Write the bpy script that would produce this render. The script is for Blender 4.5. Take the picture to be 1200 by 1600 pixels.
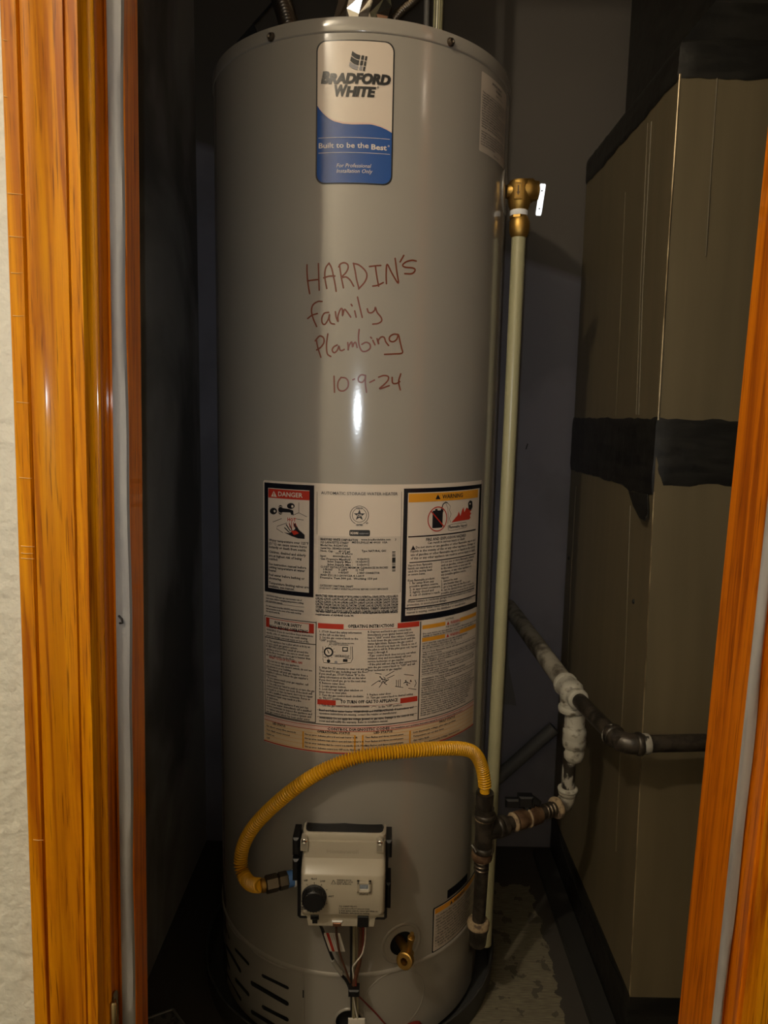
import bpy, math, random
from math import sin, cos, pi, radians as rad, degrees as deg
from mathutils import Vector as V, Matrix, noise
from mathutils.geometry import delaunay_2d_cdt
random.seed(7)
S = bpy.context.scene
for o in list(bpy.data.objects): bpy.data.objects.remove(o)
COL = S.collection

# ------------------------------------------------------------------ camera
ZC = 1.07                     # eye height above the closet floor
FPX, PITCH, ROLL = 1115.0, .1338, .0194
CAM = V((0, -1.3123, ZC))
FW = V((0, cos(PITCH), -sin(PITCH))); UP0 = V((0, sin(PITCH), cos(PITCH))); RX0 = V((1, 0, 0))
RX = cos(ROLL) * RX0 + sin(ROLL) * UP0
UP = -sin(ROLL) * RX0 + cos(ROLL) * UP0
cd = bpy.data.cameras.new('camera'); co = bpy.data.objects.new('camera', cd); COL.objects.link(co)
cd.sensor_fit = 'VERTICAL'; cd.sensor_height = 24; cd.lens = FPX / 1600 * 24; cd.clip_start = .02
co.matrix_world = Matrix(((RX.x, UP.x, -FW.x, CAM.x), (RX.y, UP.y, -FW.y, CAM.y), (RX.z, UP.z, -FW.z, CAM.z), (0, 0, 0, 1)))
S.camera = co
# ------------------------------------------------------------------ world, lights, exposure
w = bpy.data.worlds.new('world'); S.world = w; w.use_nodes = True
w.node_tree.nodes['Background'].inputs[0].default_value = (.9, .75, .6, 1)
w.node_tree.nodes['Background'].inputs[1].default_value = .002
S.view_settings.view_transform = 'Standard'; S.view_settings.look = 'None'
S.view_settings.exposure = 0; S.view_settings.gamma = 1; S.view_settings.use_curve_mapping = False
try: S.cycles.use_denoising = True
except Exception: pass

def lamp(name, kind, loc, energy, color, aim=None, **kw):
    d = bpy.data.lights.new(name, kind); d.energy = energy; d.color = color
    for k, v in kw.items(): setattr(d, k, v)
    o = bpy.data.objects.new(name, d); COL.objects.link(o); o.location = loc
    if aim is not None: o.rotation_euler = (V(aim) - V(loc)).to_track_quat('-Z', 'Y').to_euler()
    return o
# the phone's torch beside its lens, and the ceiling lamp of the room behind
LED = lamp('phone_torch', 'SPOT', CAM + V((-.012, -.004, .012)), 7.0, (.86, .94, 1), CAM + FW * 2 + V((-.012, 0, .36)),
           spot_size=rad(82), spot_blend=1.0, shadow_soft_size=.004)
LAMP = lamp('hallway_lamp', 'POINT', (-.845, -1.75, 2.50), 52, (1, .86, .66), shadow_soft_size=.035)

# ------------------------------------------------------------------ pixel -> place helpers (photo frame 1200x1600)
HX, R = -.0506, .25
def ray(x, y): return FW + RX * ((x - 600) / FPX) - UP * ((y - 800) / FPX)
def on_y(x, y, Y):
    d = ray(x, y); return CAM + d * ((Y - CAM.y) / d.y)
def on_z(x, y, Z):
    d = ray(x, y); return CAM + d * ((Z - CAM.z) / d.z)
def on_x(x, y, X):
    d = ray(x, y); return CAM + d * ((X - CAM.x) / d.x)
def on_c(x, y, r=R):
    d = ray(x, y); ox, oy = CAM.x - HX, CAM.y
    a = d.x ** 2 + d.y ** 2; b = ox * d.x + oy * d.y; c = ox * ox + oy * oy - r * r
    return CAM + d * ((-b - math.sqrt(max(0, b * b - a * c))) / a)
def tz(x, y, r=R):
    p = on_c(x, y, r); return math.atan2(p.x - HX, -p.y), p.z
def cyl(t, z, r=R): return (HX + r * sin(t), -r * cos(t), z)

# ------------------------------------------------------------------ materials
def mat(name, col, rough=.5, metal=0, col2=None, scale=(8, 8, 8), lo=.4, hi=.6, bump=0, bscale=60, coat=0, crough=.1, spec=.5, detail=4, dist=0, emit=0, aniso=0):
    m = bpy.data.materials.new(name); m.use_nodes = True; nt = m.node_tree; N, L = nt.nodes, nt.links
    b = N['Principled BSDF']
    b.inputs['Base Color'].default_value = (*col, 1); b.inputs['Roughness'].default_value = rough
    b.inputs['Metallic'].default_value = metal; b.inputs['Coat Weight'].default_value = coat
    b.inputs['Coat Roughness'].default_value = crough; b.inputs['Specular IOR Level'].default_value = spec
    if col2 or bump:
        tc = N.new('ShaderNodeTexCoord')
    if col2:
        mp = N.new('ShaderNodeMapping'); mp.inputs['Scale'].default_value = scale; L.new(tc.outputs['Object'], mp.inputs[0])
        nz = N.new('ShaderNodeTexNoise'); nz.inputs['Scale'].default_value = 1; nz.inputs['Detail'].default_value = detail
        nz.inputs['Distortion'].default_value = dist; L.new(mp.outputs[0], nz.inputs['Vector'])
        cr = N.new('ShaderNodeValToRGB'); cr.color_ramp.elements[0].position = lo; cr.color_ramp.elements[1].position = hi
        cr.color_ramp.elements[0].color = (*col, 1); cr.color_ramp.elements[1].color = (*col2, 1)
        L.new(nz.outputs[0], cr.inputs[0]); L.new(cr.outputs[0], b.inputs['Base Color'])
    if bump:
        nb = N.new('ShaderNodeTexNoise'); nb.inputs['Scale'].default_value = bscale; nb.inputs['Detail'].default_value = 3
        L.new(tc.outputs['Object'], nb.inputs['Vector'])
        bp = N.new('ShaderNodeBump'); bp.inputs['Strength'].default_value = 1; bp.inputs['Distance'].default_value = bump
        L.new(nb.outputs[0], bp.inputs['Height']); L.new(bp.outputs[0], b.inputs['Normal'])
    if emit:
        b.inputs['Emission Color'].default_value = (*col, 1); b.inputs['Emission Strength'].default_value = emit
    return m
def wood(name, dark, mid, light, rough=.28):
    m = mat(name, mid, rough, coat=.45, crough=.085, spec=.12); nt = m.node_tree; N, L = nt.nodes, nt.links; b = N['Principled BSDF']
    tc = N.new('ShaderNodeTexCoord')
    mp = N.new('ShaderNodeMapping'); mp.inputs['Scale'].default_value = (70, 70, 2.2); L.new(tc.outputs['Object'], mp.inputs[0])
    n1 = N.new('ShaderNodeTexNoise'); n1.inputs['Scale'].default_value = 1; n1.inputs['Detail'].default_value = 6; n1.inputs['Distortion'].default_value = 1.2
    L.new(mp.outputs[0], n1.inputs['Vector'])
    r1 = N.new('ShaderNodeValToRGB'); e = r1.color_ramp.elements
    e[0].position = .33; e[0].color = (*dark, 1); e[1].position = .68; e[1].color = (*light, 1)
    q = e.new(.5); q.color = (*mid, 1); L.new(n1.outputs[0], r1.inputs[0])
    # fine pores running with the grain
    mp2 = N.new('ShaderNodeMapping'); mp2.inputs['Scale'].default_value = (520, 520, 16); L.new(tc.outputs['Object'], mp2.inputs[0])
    n2 = N.new('ShaderNodeTexNoise'); n2.inputs['Scale'].default_value = 1; n2.inputs['Detail'].default_value = 2; L.new(mp2.outputs[0], n2.inputs['Vector'])
    r2 = N.new('ShaderNodeValToRGB'); r2.color_ramp.elements[0].position = .28; r2.color_ramp.elements[1].position = .42
    r2.color_ramp.elements[0].color = (.45, .38, .3, 1); r2.color_ramp.elements[1].color = (1, 1, 1, 1); L.new(n2.outputs[0], r2.inputs[0])
    mx = N.new('ShaderNodeMix'); mx.data_type = 'RGBA'; mx.blend_type = 'MULTIPLY'; mx.inputs['Factor'].default_value = 1
    L.new(r1.outputs[0], mx.inputs['A']); L.new(r2.outputs[0], mx.inputs['B']); L.new(mx.outputs['Result'], b.inputs['Base Color'])
    bp = N.new('ShaderNodeBump'); bp.inputs['Distance'].default_value = .0003; bp.inputs['Strength'].default_value = .6
    L.new(n2.outputs[0], bp.inputs['Height']); L.new(bp.outputs[0], b.inputs['Normal'])
    return m
M = {
 'heater': mat('heater_enamel', (.275, .252, .22), .13, bump=.00004, bscale=220, spec=.85),
 'label': mat('label_paper', (.60, .51, .425), .18, spec=.75),
 'label2': mat('label_silver', (.50, .43, .36), .22, spec=.5),
 'print': mat('black_print', (.012, .012, .014), .3),
 'blackpanel': mat('black_panel', (.006, .007, .012), .22),
 'red': mat('red_print', (.42, .035, .02), .25),
 'orange': mat('orange_print', (.62, .27, .025), .25),
 'yellow': mat('yellow_tint', (.60, .45, .29), .25),
 'pink': mat('pink_tint', (.60, .42, .35), .25),
 'blue': mat('blue_print', (.014, .07, .27), .16),
 'white_print': mat('white_print', (.62, .58, .52), .25),
 'grey_print': mat('grey_print', (.25, .24, .25), .3),
 'marker': mat('marker_ink', (.13, .022, .006), .35),
 'wood': wood('pine_varnish', (.34, .085, .001), (.58, .205, .001), (.70, .29, .002), .4),
 'woodr': wood('jamb_varnish', (.38, .08, .001), (.64, .16, .001), (.72, .20, .002), .45),
 'foam': mat('foam_strip', (.33, .32, .31), .9, col2=(.26, .25, .25), scale=(60, 60, 6), bump=.001, bscale=40),
 'wallpaint': mat('textured_wall_paint', (.64, .64, .59), .75, bump=.004, bscale=60),
 'closetwall': mat('closet_plaster', (.14, .128, .118), .85, col2=(.34, .32, .30), scale=(3.0, 2.2, 1.6), lo=.42, hi=.52, bump=.002, bscale=18, dist=.4),
 'backwall': mat('closet_back_plaster', (.135, .128, .132), .85, col2=(.11, .106, .114), scale=(2.2, 2, 1.4), lo=.45, hi=.55, bump=.0015, bscale=12),
 'roomwall': mat('room_wall_paint', (.86, .82, .72), .8),
 'carpet': mat('room_floor', (.22, .17, .12), .9),
 'ceil': mat('ceiling_paint', (.7, .68, .62), .9),
 'duct': mat('duct_paint', (.125, .098, .056), .42, col2=(.105, .083, .047), scale=(30, 30, 2), lo=.35, hi=.65, bump=.0006, bscale=9),
 'ducttape_shade': mat('mastic_tape_and_shade', (.0055, .005, .0042), .45, col2=(.014, .0125, .010), scale=(10, 10, 60), bump=.0016, bscale=30, dist=1),
 'seam': mat('seam_highlight', (.50, .40, .25), .3, .6, col2=(.16, .12, .07), scale=(40, 40, 14), lo=.4, hi=.62),
 'iron': mat('black_iron', (.018, .015, .012), .38, .3, col2=(.05, .04, .03), scale=(60, 60, 60), bump=.0006, bscale=90),
 'rust': mat('brown_iron', (.07, .035, .018), .5, .2, col2=(.14, .085, .045), scale=(70, 70, 70), bump=.0008, bscale=110),
 'paintpipe': mat('flaking_white_paint', (.28, .255, .205), .5, col2=(.08, .066, .05), scale=(40, 40, 40), lo=.46, hi=.66, bump=.0008, bscale=70, detail=8),
 'whitepaint': mat('thick_white_paint', (.36, .34, .285), .5, col2=(.10, .085, .062), scale=(60, 60, 90), lo=.55, hi=.70, bump=.001, bscale=60, detail=8),
 'chippaint': mat('chipped_paint', (.02, .016, .012), .45, col2=(.30, .28, .24), scale=(70, 70, 30), lo=.5, hi=.56, bump=.0006, bscale=90, detail=6),
 'dope': mat('pipe_dope', (.30, .22, .13), .8, col2=(.09, .06, .04), scale=(70, 70, 70), lo=.5, hi=.62, bump=.001, bscale=160),
 'pex': mat('cpvc_pipe', (.33, .31, .185), .3),
 'brass': mat('brass', (.46, .28, .075), .46, 1, bump=.0003, bscale=120),
 'steel': mat('zinc_steel', (.85, .87, .9), .34, 1),
 'dsteel': mat('dark_steel', (.16, .13, .10), .3, .9),
 'chrome': mat('chrome', (.8, .8, .8), .1, 1),
 'foil': mat('crumpled_foil', (.9, .87, .82), .25, 1),
 'hose': mat('yellow_hose', (.60, .30, .008), .35, coat=.2),
 'beige': mat('beige_plastic', (.36, .32, .25), .30, bump=.00005, bscale=500),
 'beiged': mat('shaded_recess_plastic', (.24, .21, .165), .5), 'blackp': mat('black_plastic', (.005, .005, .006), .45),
 'window': mat('status_window', (.17, .20, .24), .1),
 'teflon': mat('white_tape', (.7, .7, .7), .6),
 'bluetape': mat('blue_sealant', (.08, .2, .5), .5),
 'wirew': mat('white_wire', (.6, .57, .5), .4), 'wirer': mat('red_wire', (.16, .02, .015), .4),
 'wireb': mat('brown_wire', (.10, .04, .02), .45), 'wirek': mat('black_wire', (.01, .01, .01), .4),
 'alu': mat('aluminium_tube', (.42, .37, .24), .4, .5),
 'sleeve': mat('grey_sleeve', (.30, .28, .24), .4),
 'scratch': mat('pale_scratch', (.72, .45, .16), .6), 'curb': mat('floor_curb', (.010, .009, .008), .8), 'pan': mat('dark_pan', (.035, .035, .034), .5), 'inside': mat('black_inside', (.006, .006, .006), .9),  # inside: near-black for openings, drum interior and small dark parts
 'plate': mat('grey_speckled_plate', (.10, .10, .095), .6, col2=(.035, .035, .033), scale=(90, 90, 90), lo=.45, hi=.55),
 'platerim': mat('plate_rim', (.13, .125, .12), .5), 'hinge': mat('hinge_brass', (.45, .36, .2), .25, 1),
 'conduit': mat('grey_conduit', (.11, .105, .10), .55), 'copper': mat('dull_copper', (.25, .12, .07), .4, .8),
}
def floor_mat():
    m = mat('closet_concrete', (.1, .09, .07), .85); nt = m.node_tree; N, L = nt.nodes, nt.links; b = N['Principled BSDF']
    tc = N.new('ShaderNodeTexCoord')
    mp = N.new('ShaderNodeMapping'); mp.inputs['Scale'].default_value = (40, 420, 1); L.new(tc.outputs['Object'], mp.inputs[0])
    n1 = N.new('ShaderNodeTexNoise'); n1.inputs['Scale'].default_value = 1; n1.inputs['Detail'].default_value = 5; L.new(mp.outputs[0], n1.inputs['Vector'])
    r1 = N.new('ShaderNodeValToRGB'); r1.color_ramp.elements[0].color = (.085, .072, .05, 1); r1.color_ramp.elements[1].color = (.17, .15, .10, 1)
    r1.color_ramp.elements[0].position = .3; r1.color_ramp.elements[1].position = .7; L.new(n1.outputs[0], r1.inputs[0])
    # black mastic left on the slab: everywhere but a strip of bare broomed concrete right of the pan
    sx = N.new('ShaderNodeSeparateXYZ'); L.new(tc.outputs['Object'], sx.inputs[0])
    n2 = N.new('ShaderNodeTexNoise'); n2.inputs['Scale'].default_value = 28; n2.inputs['Detail'].default_value = 6; L.new(tc.outputs['Object'], n2.inputs['Vector'])
    def mth(op, a, bb, c=None):
        q = N.new('ShaderNodeMath'); q.operation = op
        for i, x in enumerate((a, bb) if c is None else (a, bb, c)):
            if isinstance(x, (int, float)): q.inputs[i].default_value = x
            else: L.new(x, q.inputs[i])
        return q.outputs[0]
    xx = mth('ADD', sx.outputs[0], mth('MULTIPLY', sx.outputs[1], -.02))
    xx = mth('ADD', xx, mth('MULTIPLY', n2.outputs[0], .05))
    right = mth('GREATER_THAN', .375, xx); left = mth('GREATER_THAN', xx, .18)
    msk = mth('MULTIPLY', right, left)
    msk = mth('MULTIPLY', msk, mth('GREATER_THAN', mth('ADD', .16, mth('MULTIPLY', n2.outputs[0], .1)), sx.outputs[1]))
    sp = mth('GREATER_THAN', n2.outputs[0], .40); msk = mth('MULTIPLY', msk, mth('ADD', mth('MULTIPLY', sp, .7), .3))
    mx = N.new('ShaderNodeMix'); mx.data_type = 'RGBA'; L.new(msk, mx.inputs['Factor'])
    mx.inputs['A'].default_value = (.035, .03, .024, 1); L.new(r1.outputs[0], mx.inputs['B']); L.new(mx.outputs['Result'], b.inputs['Base Color'])
    bp = N.new('ShaderNodeBump'); bp.inputs['Distance'].default_value = .002; L.new(n2.outputs[0], bp.inputs['Height']); L.new(bp.outputs[0], b.inputs['Normal'])
    return m
M['floor'] = floor_mat()
def backwall_mat():
    # cool grey below a slanting edge, darker brown above it
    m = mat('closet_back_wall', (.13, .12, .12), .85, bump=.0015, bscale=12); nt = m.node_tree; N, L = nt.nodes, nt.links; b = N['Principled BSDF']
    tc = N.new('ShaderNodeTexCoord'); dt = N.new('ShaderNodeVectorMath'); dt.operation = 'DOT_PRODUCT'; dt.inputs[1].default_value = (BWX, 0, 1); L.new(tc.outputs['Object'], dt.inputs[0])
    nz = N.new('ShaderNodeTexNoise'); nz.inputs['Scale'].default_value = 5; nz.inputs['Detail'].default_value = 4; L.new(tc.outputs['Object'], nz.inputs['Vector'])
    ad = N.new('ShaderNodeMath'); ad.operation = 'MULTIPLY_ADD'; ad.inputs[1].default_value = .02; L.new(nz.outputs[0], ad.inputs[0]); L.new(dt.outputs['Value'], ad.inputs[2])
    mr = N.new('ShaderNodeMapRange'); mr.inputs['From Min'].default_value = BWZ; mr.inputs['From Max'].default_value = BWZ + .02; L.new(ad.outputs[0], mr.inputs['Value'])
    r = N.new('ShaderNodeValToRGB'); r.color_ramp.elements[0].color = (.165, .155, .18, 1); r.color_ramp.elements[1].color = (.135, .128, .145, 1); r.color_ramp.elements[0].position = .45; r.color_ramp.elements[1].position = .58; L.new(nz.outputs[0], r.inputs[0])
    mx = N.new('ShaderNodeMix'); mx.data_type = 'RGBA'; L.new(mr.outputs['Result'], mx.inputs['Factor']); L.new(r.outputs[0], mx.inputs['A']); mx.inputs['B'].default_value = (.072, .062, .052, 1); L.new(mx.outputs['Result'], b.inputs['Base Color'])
    return m
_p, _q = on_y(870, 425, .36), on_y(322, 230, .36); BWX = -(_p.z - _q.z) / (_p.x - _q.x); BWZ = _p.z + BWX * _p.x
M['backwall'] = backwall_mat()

# ------------------------------------------------------------------ mesh builder
class MB:
    def __init__(s): s.v = []; s.f = []; s.mi = []; s.m = 0; s.nrm = None
    def add(s, vs, fs, T=None):
        k = len(s.v)
        for p in vs: s.v.append(tuple(T @ V(p)) if T is not None else tuple(p))
        for f in fs: s.f.append([i + k for i in f]); s.mi.append(s.m)
        return s
    def box(s, a, b, T=None, bev=0):
        x0, y0, z0 = [min(p, q) for p, q in zip(a, b)]; x1, y1, z1 = [max(p, q) for p, q in zip(a, b)]
        if bev:
            e = min(bev, (x1 - x0) * .45, (z1 - z0) * .45, (y1 - y0) * .45); L = []
            for y, q in ((y0, e), (y0 + e, 0), (y1 - e, 0), (y1, e)):
                L += [(x0 + q + e * .7 * 0, y, z0 + q), (x1 - q, y, z0 + q), (x1 - q, y, z1 - q), (x0 + q, y, z1 - q)]
            fs = [(0, 1, 2, 3), (15, 14, 13, 12)]
            for r in range(3):
                for i in range(4):
                    j = (i + 1) % 4; fs.append((r * 4 + i, (r + 1) * 4 + i, (r + 1) * 4 + j, r * 4 + j))
            return s.add(L, fs, T)
        return s.add([(x0, y0, z0), (x1, y0, z0), (x1, y1, z0), (x0, y1, z0), (x0, y0, z1), (x1, y0, z1), (x1, y1, z1), (x0, y1, z1)],
                     [(0, 3, 2, 1), (4, 5, 6, 7), (0, 1, 5, 4), (1, 2, 6, 5), (2, 3, 7, 6), (3, 0, 4, 7)], T)
    def lathe(s, prof, T=None, n=32, caps=True, a0=0, a1=2 * pi):
        full = abs(a1 - a0 - 2 * pi) < 1e-6; c = n if full else n + 1; vs = []
        for r, z in prof:
            for i in range(c):
                a = a0 + (a1 - a0) * i / n; vs.append((r * cos(a), r * sin(a), z))
        fs = []
        for k in range(len(prof) - 1):
            for i in range(n):
                j = (i + 1) % c; fs.append((k * c + i, k * c + j, (k + 1) * c + j, (k + 1) * c + i))
        if caps and full:
            fs.append(tuple(range(c - 1, -1, -1))); fs.append(tuple((len(prof) - 1) * c + i for i in range(c)))
        return s.add(vs, fs, T)
    def tube(s, pts, r, n=12, caps=True, flat=None):
        pts = [V(p) for p in pts]; N = len(pts); rs = r if isinstance(r, (list, tuple)) else [r] * N
        t0 = (pts[1] - pts[0]).normalized(); a = V((0, 0, 1)) if abs(t0.z) < .9 else V((1, 0, 0))
        u = t0.cross(a).normalized(); vs = []
        for i in range(N):
            t = (pts[min(i + 1, N - 1)] - pts[max(i - 1, 0)]).normalized()
            u = (u - t * u.dot(t)).normalized(); w_ = t.cross(u)
            for k in range(n):
                A = 2 * pi * k / n; fl = flat or 1
                vs.append(pts[i] + u * (cos(A) * rs[i]) + w_ * (sin(A) * rs[i] * fl))
        fs = [(i * n + k, i * n + (k + 1) % n, (i + 1) * n + (k + 1) % n, (i + 1) * n + k) for i in range(N - 1) for k in range(n)]
        if caps: fs += [tuple(range(n - 1, -1, -1)), tuple((N - 1) * n + k for k in range(n))]
        return s.add(vs, fs)
    def prism(s, poly, a, b, axis='y'):
        # poly of 2D points; extruded along axis from a to b
        def P(p, t): return {'y': (p[0], t, p[1]), 'x': (t, p[0], p[1]), 'z': (p[0], p[1], t)}[axis]
        n = len(poly); vs = [P(p, a) for p in poly] + [P(p, b) for p in poly]
        return s.add(vs, [tuple(range(n)), tuple(range(2 * n - 1, n - 1, -1))] + [(i, i + n, (i + 1) % n + n, (i + 1) % n) for i in range(n)])
    def build(s, name, mats, parent=None, smooth=35, label=None, radial=False, fix=True):
        if radial:   # outward winding for everything wrapped on the drum
            for i, f in enumerate(s.f):
                P_ = [V(s.v[q]) for q in f]; a = P_[0]; nn = V()
                for q in range(1, len(P_) - 1): nn += (P_[q] - a).cross(P_[q + 1] - a)
                if nn.dot(V((a.x - HX, a.y, 0))) < 0: s.f[i] = list(reversed(f))
        me = bpy.data.meshes.new(name); me.from_pydata([tuple(v) for v in s.v], [], s.f)
        if not isinstance(mats, (list, tuple)): mats = [mats]
        for m in mats: me.materials.append(M[m])
        me.polygons.foreach_set('material_index', s.mi)
        if fix:
            import bmesh
            b = bmesh.new(); b.from_mesh(me); bmesh.ops.recalc_face_normals(b, faces=b.faces); b.to_mesh(me); b.free()
        if smooth:
            me.polygons.foreach_set('use_smooth', [True] * len(me.polygons)); me.set_sharp_from_angle(angle=rad(smooth))
        if radial:
            me.normals_split_custom_set_from_vertices([V((v.co.x - HX, v.co.y, 0)).normalized() for v in me.vertices])
        me.update(); o = bpy.data.objects.new(name, me); COL.objects.link(o)
        if parent is not None:
            o.parent = parent; o.matrix_parent_inverse = wm(parent).inverted()
        if label: o['label'] = label
        return o
def wm(o):
    m = Matrix.LocRotScale(o.location, o.rotation_euler, o.scale)
    return m if o.parent is None else wm(o.parent) @ o.matrix_parent_inverse @ m
def thing(name, label, cat, loc=(0, 0, 0), group=None):
    o = bpy.data.objects.new(name, None); COL.objects.link(o); o.location = loc; o.empty_display_size = .05
    o['label'] = label; o['category'] = cat
    if group: o['group'] = group
    return o
def tag(o, label, cat, group=None):
    o['label'] = label; o['category'] = cat
    if group: o['group'] = group
    return o
def struct(o): o['kind'] = 'structure'; return o
def frame(p, d, up=(0, 0, 1)):
    d = V(d).normalized(); u = V(up)
    if abs(d.dot(u)) > .98: u = V((1, 0, 0))
    x = u.cross(d).normalized(); y = d.cross(x)
    return Matrix(((x.x, y.x, d.x, p[0]), (x.y, y.y, d.y, p[1]), (x.z, y.z, d.z, p[2]), (0, 0, 0, 1)))
def smoothpath(pts, n=8):
    pts = [V(p) for p in pts]; P = [pts[0] * 2 - pts[1]] + pts + [pts[-1] * 2 - pts[-2]]; out = []
    for i in range(1, len(P) - 2):
        for k in range(n):
            t = k / n; a, b, c, d = P[i - 1], P[i], P[i + 1], P[i + 2]
            out.append(.5 * ((2 * b) + (c - a) * t + (2 * a - 5 * b + 4 * c - d) * t * t + (3 * b - a - 3 * c + d) * t ** 3))
    out.append(pts[-1]); return out

# ================================================================== structure
YF, YB0, YB = -.60, -.50, .36      # room face, closet face of the front wall; closet back wall
XL, XR, ZT = -.432, .98, 2.66
def wallbox(name, a, b, m, smooth=0): return struct(MB().box(a, b).build(name, m, smooth=0))
wallbox('floor', (-2.4, -3.6, -.1), (2.4, .5, 0), 'floor')
wallbox('ceiling', (-2.4, -3.6, ZT), (2.4, .5, ZT + .1), 'ceil')
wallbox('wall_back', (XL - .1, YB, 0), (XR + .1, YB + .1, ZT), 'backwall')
wallbox('wall_left', (XL - .1, YB0, 0), (XL, YB, ZT), 'closetwall')
wallbox('wall_right', (XR, YB0, 0), (XR + .1, YB, ZT), 'closetwall')
DL, DR, DH = -.303, .433, 2.24     # rough opening
mb = MB(); mb.box((-2.4, YF, 0), (DL - .012, YB0, ZT)); mb.box((DR + .012, YF, 0), (2.4, YB0, ZT)); mb.box((DL - .012, YF, DH), (DR + .012, YB0, ZT))
struct(mb.build('wall_front', 'wallpaint', smooth=0))
wallbox('wall_rear', (-2.4, -2.6, 0), (2.4, -2.5, ZT), 'roomwall')
wallbox('wall_side_left', (-2.5, -3.6, 0), (-2.4, YF, ZT), 'roomwall')
wallbox('wall_side_right', (2.4, -3.6, 0), (2.5, YF, ZT), 'roomwall')
# lighter patch of skim coat on the left wall and mud patches, each raised a millimetre
def blob(name, wallpts, X, m):
    mb = MB(); n = len(wallpts); vs = [(X + .0004, y, z) for y, z in wallpts]
    mb.add(vs + [(X - .002, y, z) for y, z in wallpts], [tuple(range(n))] + [(i, (i + 1) % n, (i + 1) % n + n, i + n) for i in range(n)])
    return mb.build(name, m, smooth=0)

# ------------------------------------------------------------------ door frame (out of plumb by just under a degree)
LEAN = .0155
door = bpy.data.objects.new('door_1', None); COL.objects.link(door); struct(door)
def lean(mb):
    mb.v = [(x + LEAN * (z - ZC), y, z) for x, y, z in mb.v]; return mb
CP = [(0, 0), (0, .0215), (.0010, .0230), (.0145, .0233), (.0155, .0215), (.0160, .0180), (.0172, .0180), (.0178, .0225), (.0190, .0250), (.022, .0256), (.027, .0248), (.032, .0228), (.037, .0203), (.042, .0188), (.048, .0181), (.0540, .0180),
      (.0546, .0144), (.0558, .0144), (.0564, .0177), (.0590, .0181), (.0672, .0180), (.0680, .0165), (.0686, .0040), (.0696, .0026), (.0712, .0026), (.0724, .0024), (.0738, .0018), (.0750, .0010), (.0752, 0)]
mb = MB(); mb.prism([(-.3570 + d, YF - t) for d, t in CP], 0, 2.235, 'z'); lean(mb).build('casing', 'wood', door, 50, label='left door casing of orange varnished pine with grooved profile')
mb = MB(); mb.prism([(.4930 - d, YF - t) for d, t in CP], 0, 2.235, 'z'); lean(mb).build('casing', 'wood', door, 50)
mb = MB(); mb.prism([(YF - t, 2.300 - d) for d, t in CP], -.3570, .4930, 'x'); lean(mb).build('casing', 'wood', door, 50)
def slab(a, b, nm, m, bev=.0015):
    mb = MB(); mb.box(a, b, bev=bev); return lean(mb).build(nm, m, door, 30)
slab((-.303, YF - .001, 0), (-.283, YB0 + .004, 2.23), 'jamb', 'woodr')
slab((.413, YF - .001, 0), (.433, YB0 + .010, 2.23), 'jamb', 'woodr')
slab((-.303, YF - .001, 2.219), (.433, YB0, 2.24), 'jamb', 'woodr')
slab((-.2835, -.5745, 0), (-.2640, -.533, 2.20), 'door_stop', 'woodr')
slab((.4010, -.5745, 0), (.4135, -.4915, 2.20), 'door_stop', 'woodr')
slab((-.283, -.5745, 2.20), (.413, -.533, 2.2195), 'door_stop', 'woodr')
# pale scratches across the outer band of the left casing
mb = MB(); random.seed(2)
for y_, a_, b_ in ((302, 12, 36), (369, 14, 38), (426, 17, 36), (493, 20, 38), (628, 26, 46), (746, 30, 50), (853, 33, 54), (864, 33, 52), (872, 33, 54), (62, 5, 12), (150, 6, 12), (1312, 52, 68)):
    P_ = [on_y(a_, y_, YF - .0236), on_y((a_ + b_) / 2, y_ + 1, YF - .0236), on_y(b_, y_ + random.uniform(0, 2), YF - .0236)]; mb.tube(P_, [.0004, .0003, .0001], 5)
o_ = mb.build('scratches', 'scratch', door, 60, label='pale scratches across the outer edge'); o_['kind'] = 'stuff'
# grey foam weather strip stuck to the face of each stop, a little wavy
def strip(x0, x1, ph):
    mb = MB(); n = 90; vs = []
    for i in range(n + 1):
        z = 2.19 * i / n; o = .0010 * sin(z * 9 + ph) + .0006 * sin(z * 31 + ph * 2)
        xa, xb = x0 + LEAN * (z - ZC), x1 + LEAN * (z - ZC)
        vs += [(xa, -.5745, z), (xa + .001, -.5795, z), ((xa + xb) / 2, -.5812 + o * .6, z), (xb - .001 + o, -.5795, z), (xb + o, -.5745, z)]
    fs = [(i * 5 + k, i * 5 + k + 1, i * 5 + k + 6, i * 5 + k + 5) for i in range(n) for k in range(4)]
    mb.add(vs, fs); return mb.build('weather_strip', 'foam', door, 60)
strip(-.2790, -.2640, 0); strip(.3995, .4105, 2)
# hinge leaf low on the left jamb (rounded corner) and a fixing pin in the strip
hz = on_y(176, 1560, -.59).z; mb = MB(); poly = []
for i in range(7):
    a = pi / 2 * i / 6; poly.append((-.5905 - .012 + .012 * sin(a) + .010, hz + .012 * cos(a)))
poly = [(-.597, hz + .012)] + [(-.597 + .0 + .014 * sin(pi / 2 * i / 8) , hz - .002 + .014 * cos(pi / 2 * i / 8)) for i in range(9)] + [(-.583, hz - .09), (-.597, hz - .09)]
mb.prism(poly, -.2832, -.2808, 'x'); mb.lathe([(.0045, hz - .09), (.0045, hz + .004), (.003, hz + .006)], Matrix.Translation((-.2795, -.6005, 0)), 16)
lean(mb).build('hinge', 'hinge', door, 40, label='hinge leaf with rounded corner')
p = on_y(190, 968, -.581); mb = MB(); mb.tube([p + V((-.003, 0, .004)), p + V((.001, -.002, .001)), p + V((.0015, -.002, -.003)), p + V((-.002, 0, -.004))], .0012, 6); mb.build('staple', 'wirek', door)

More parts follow.
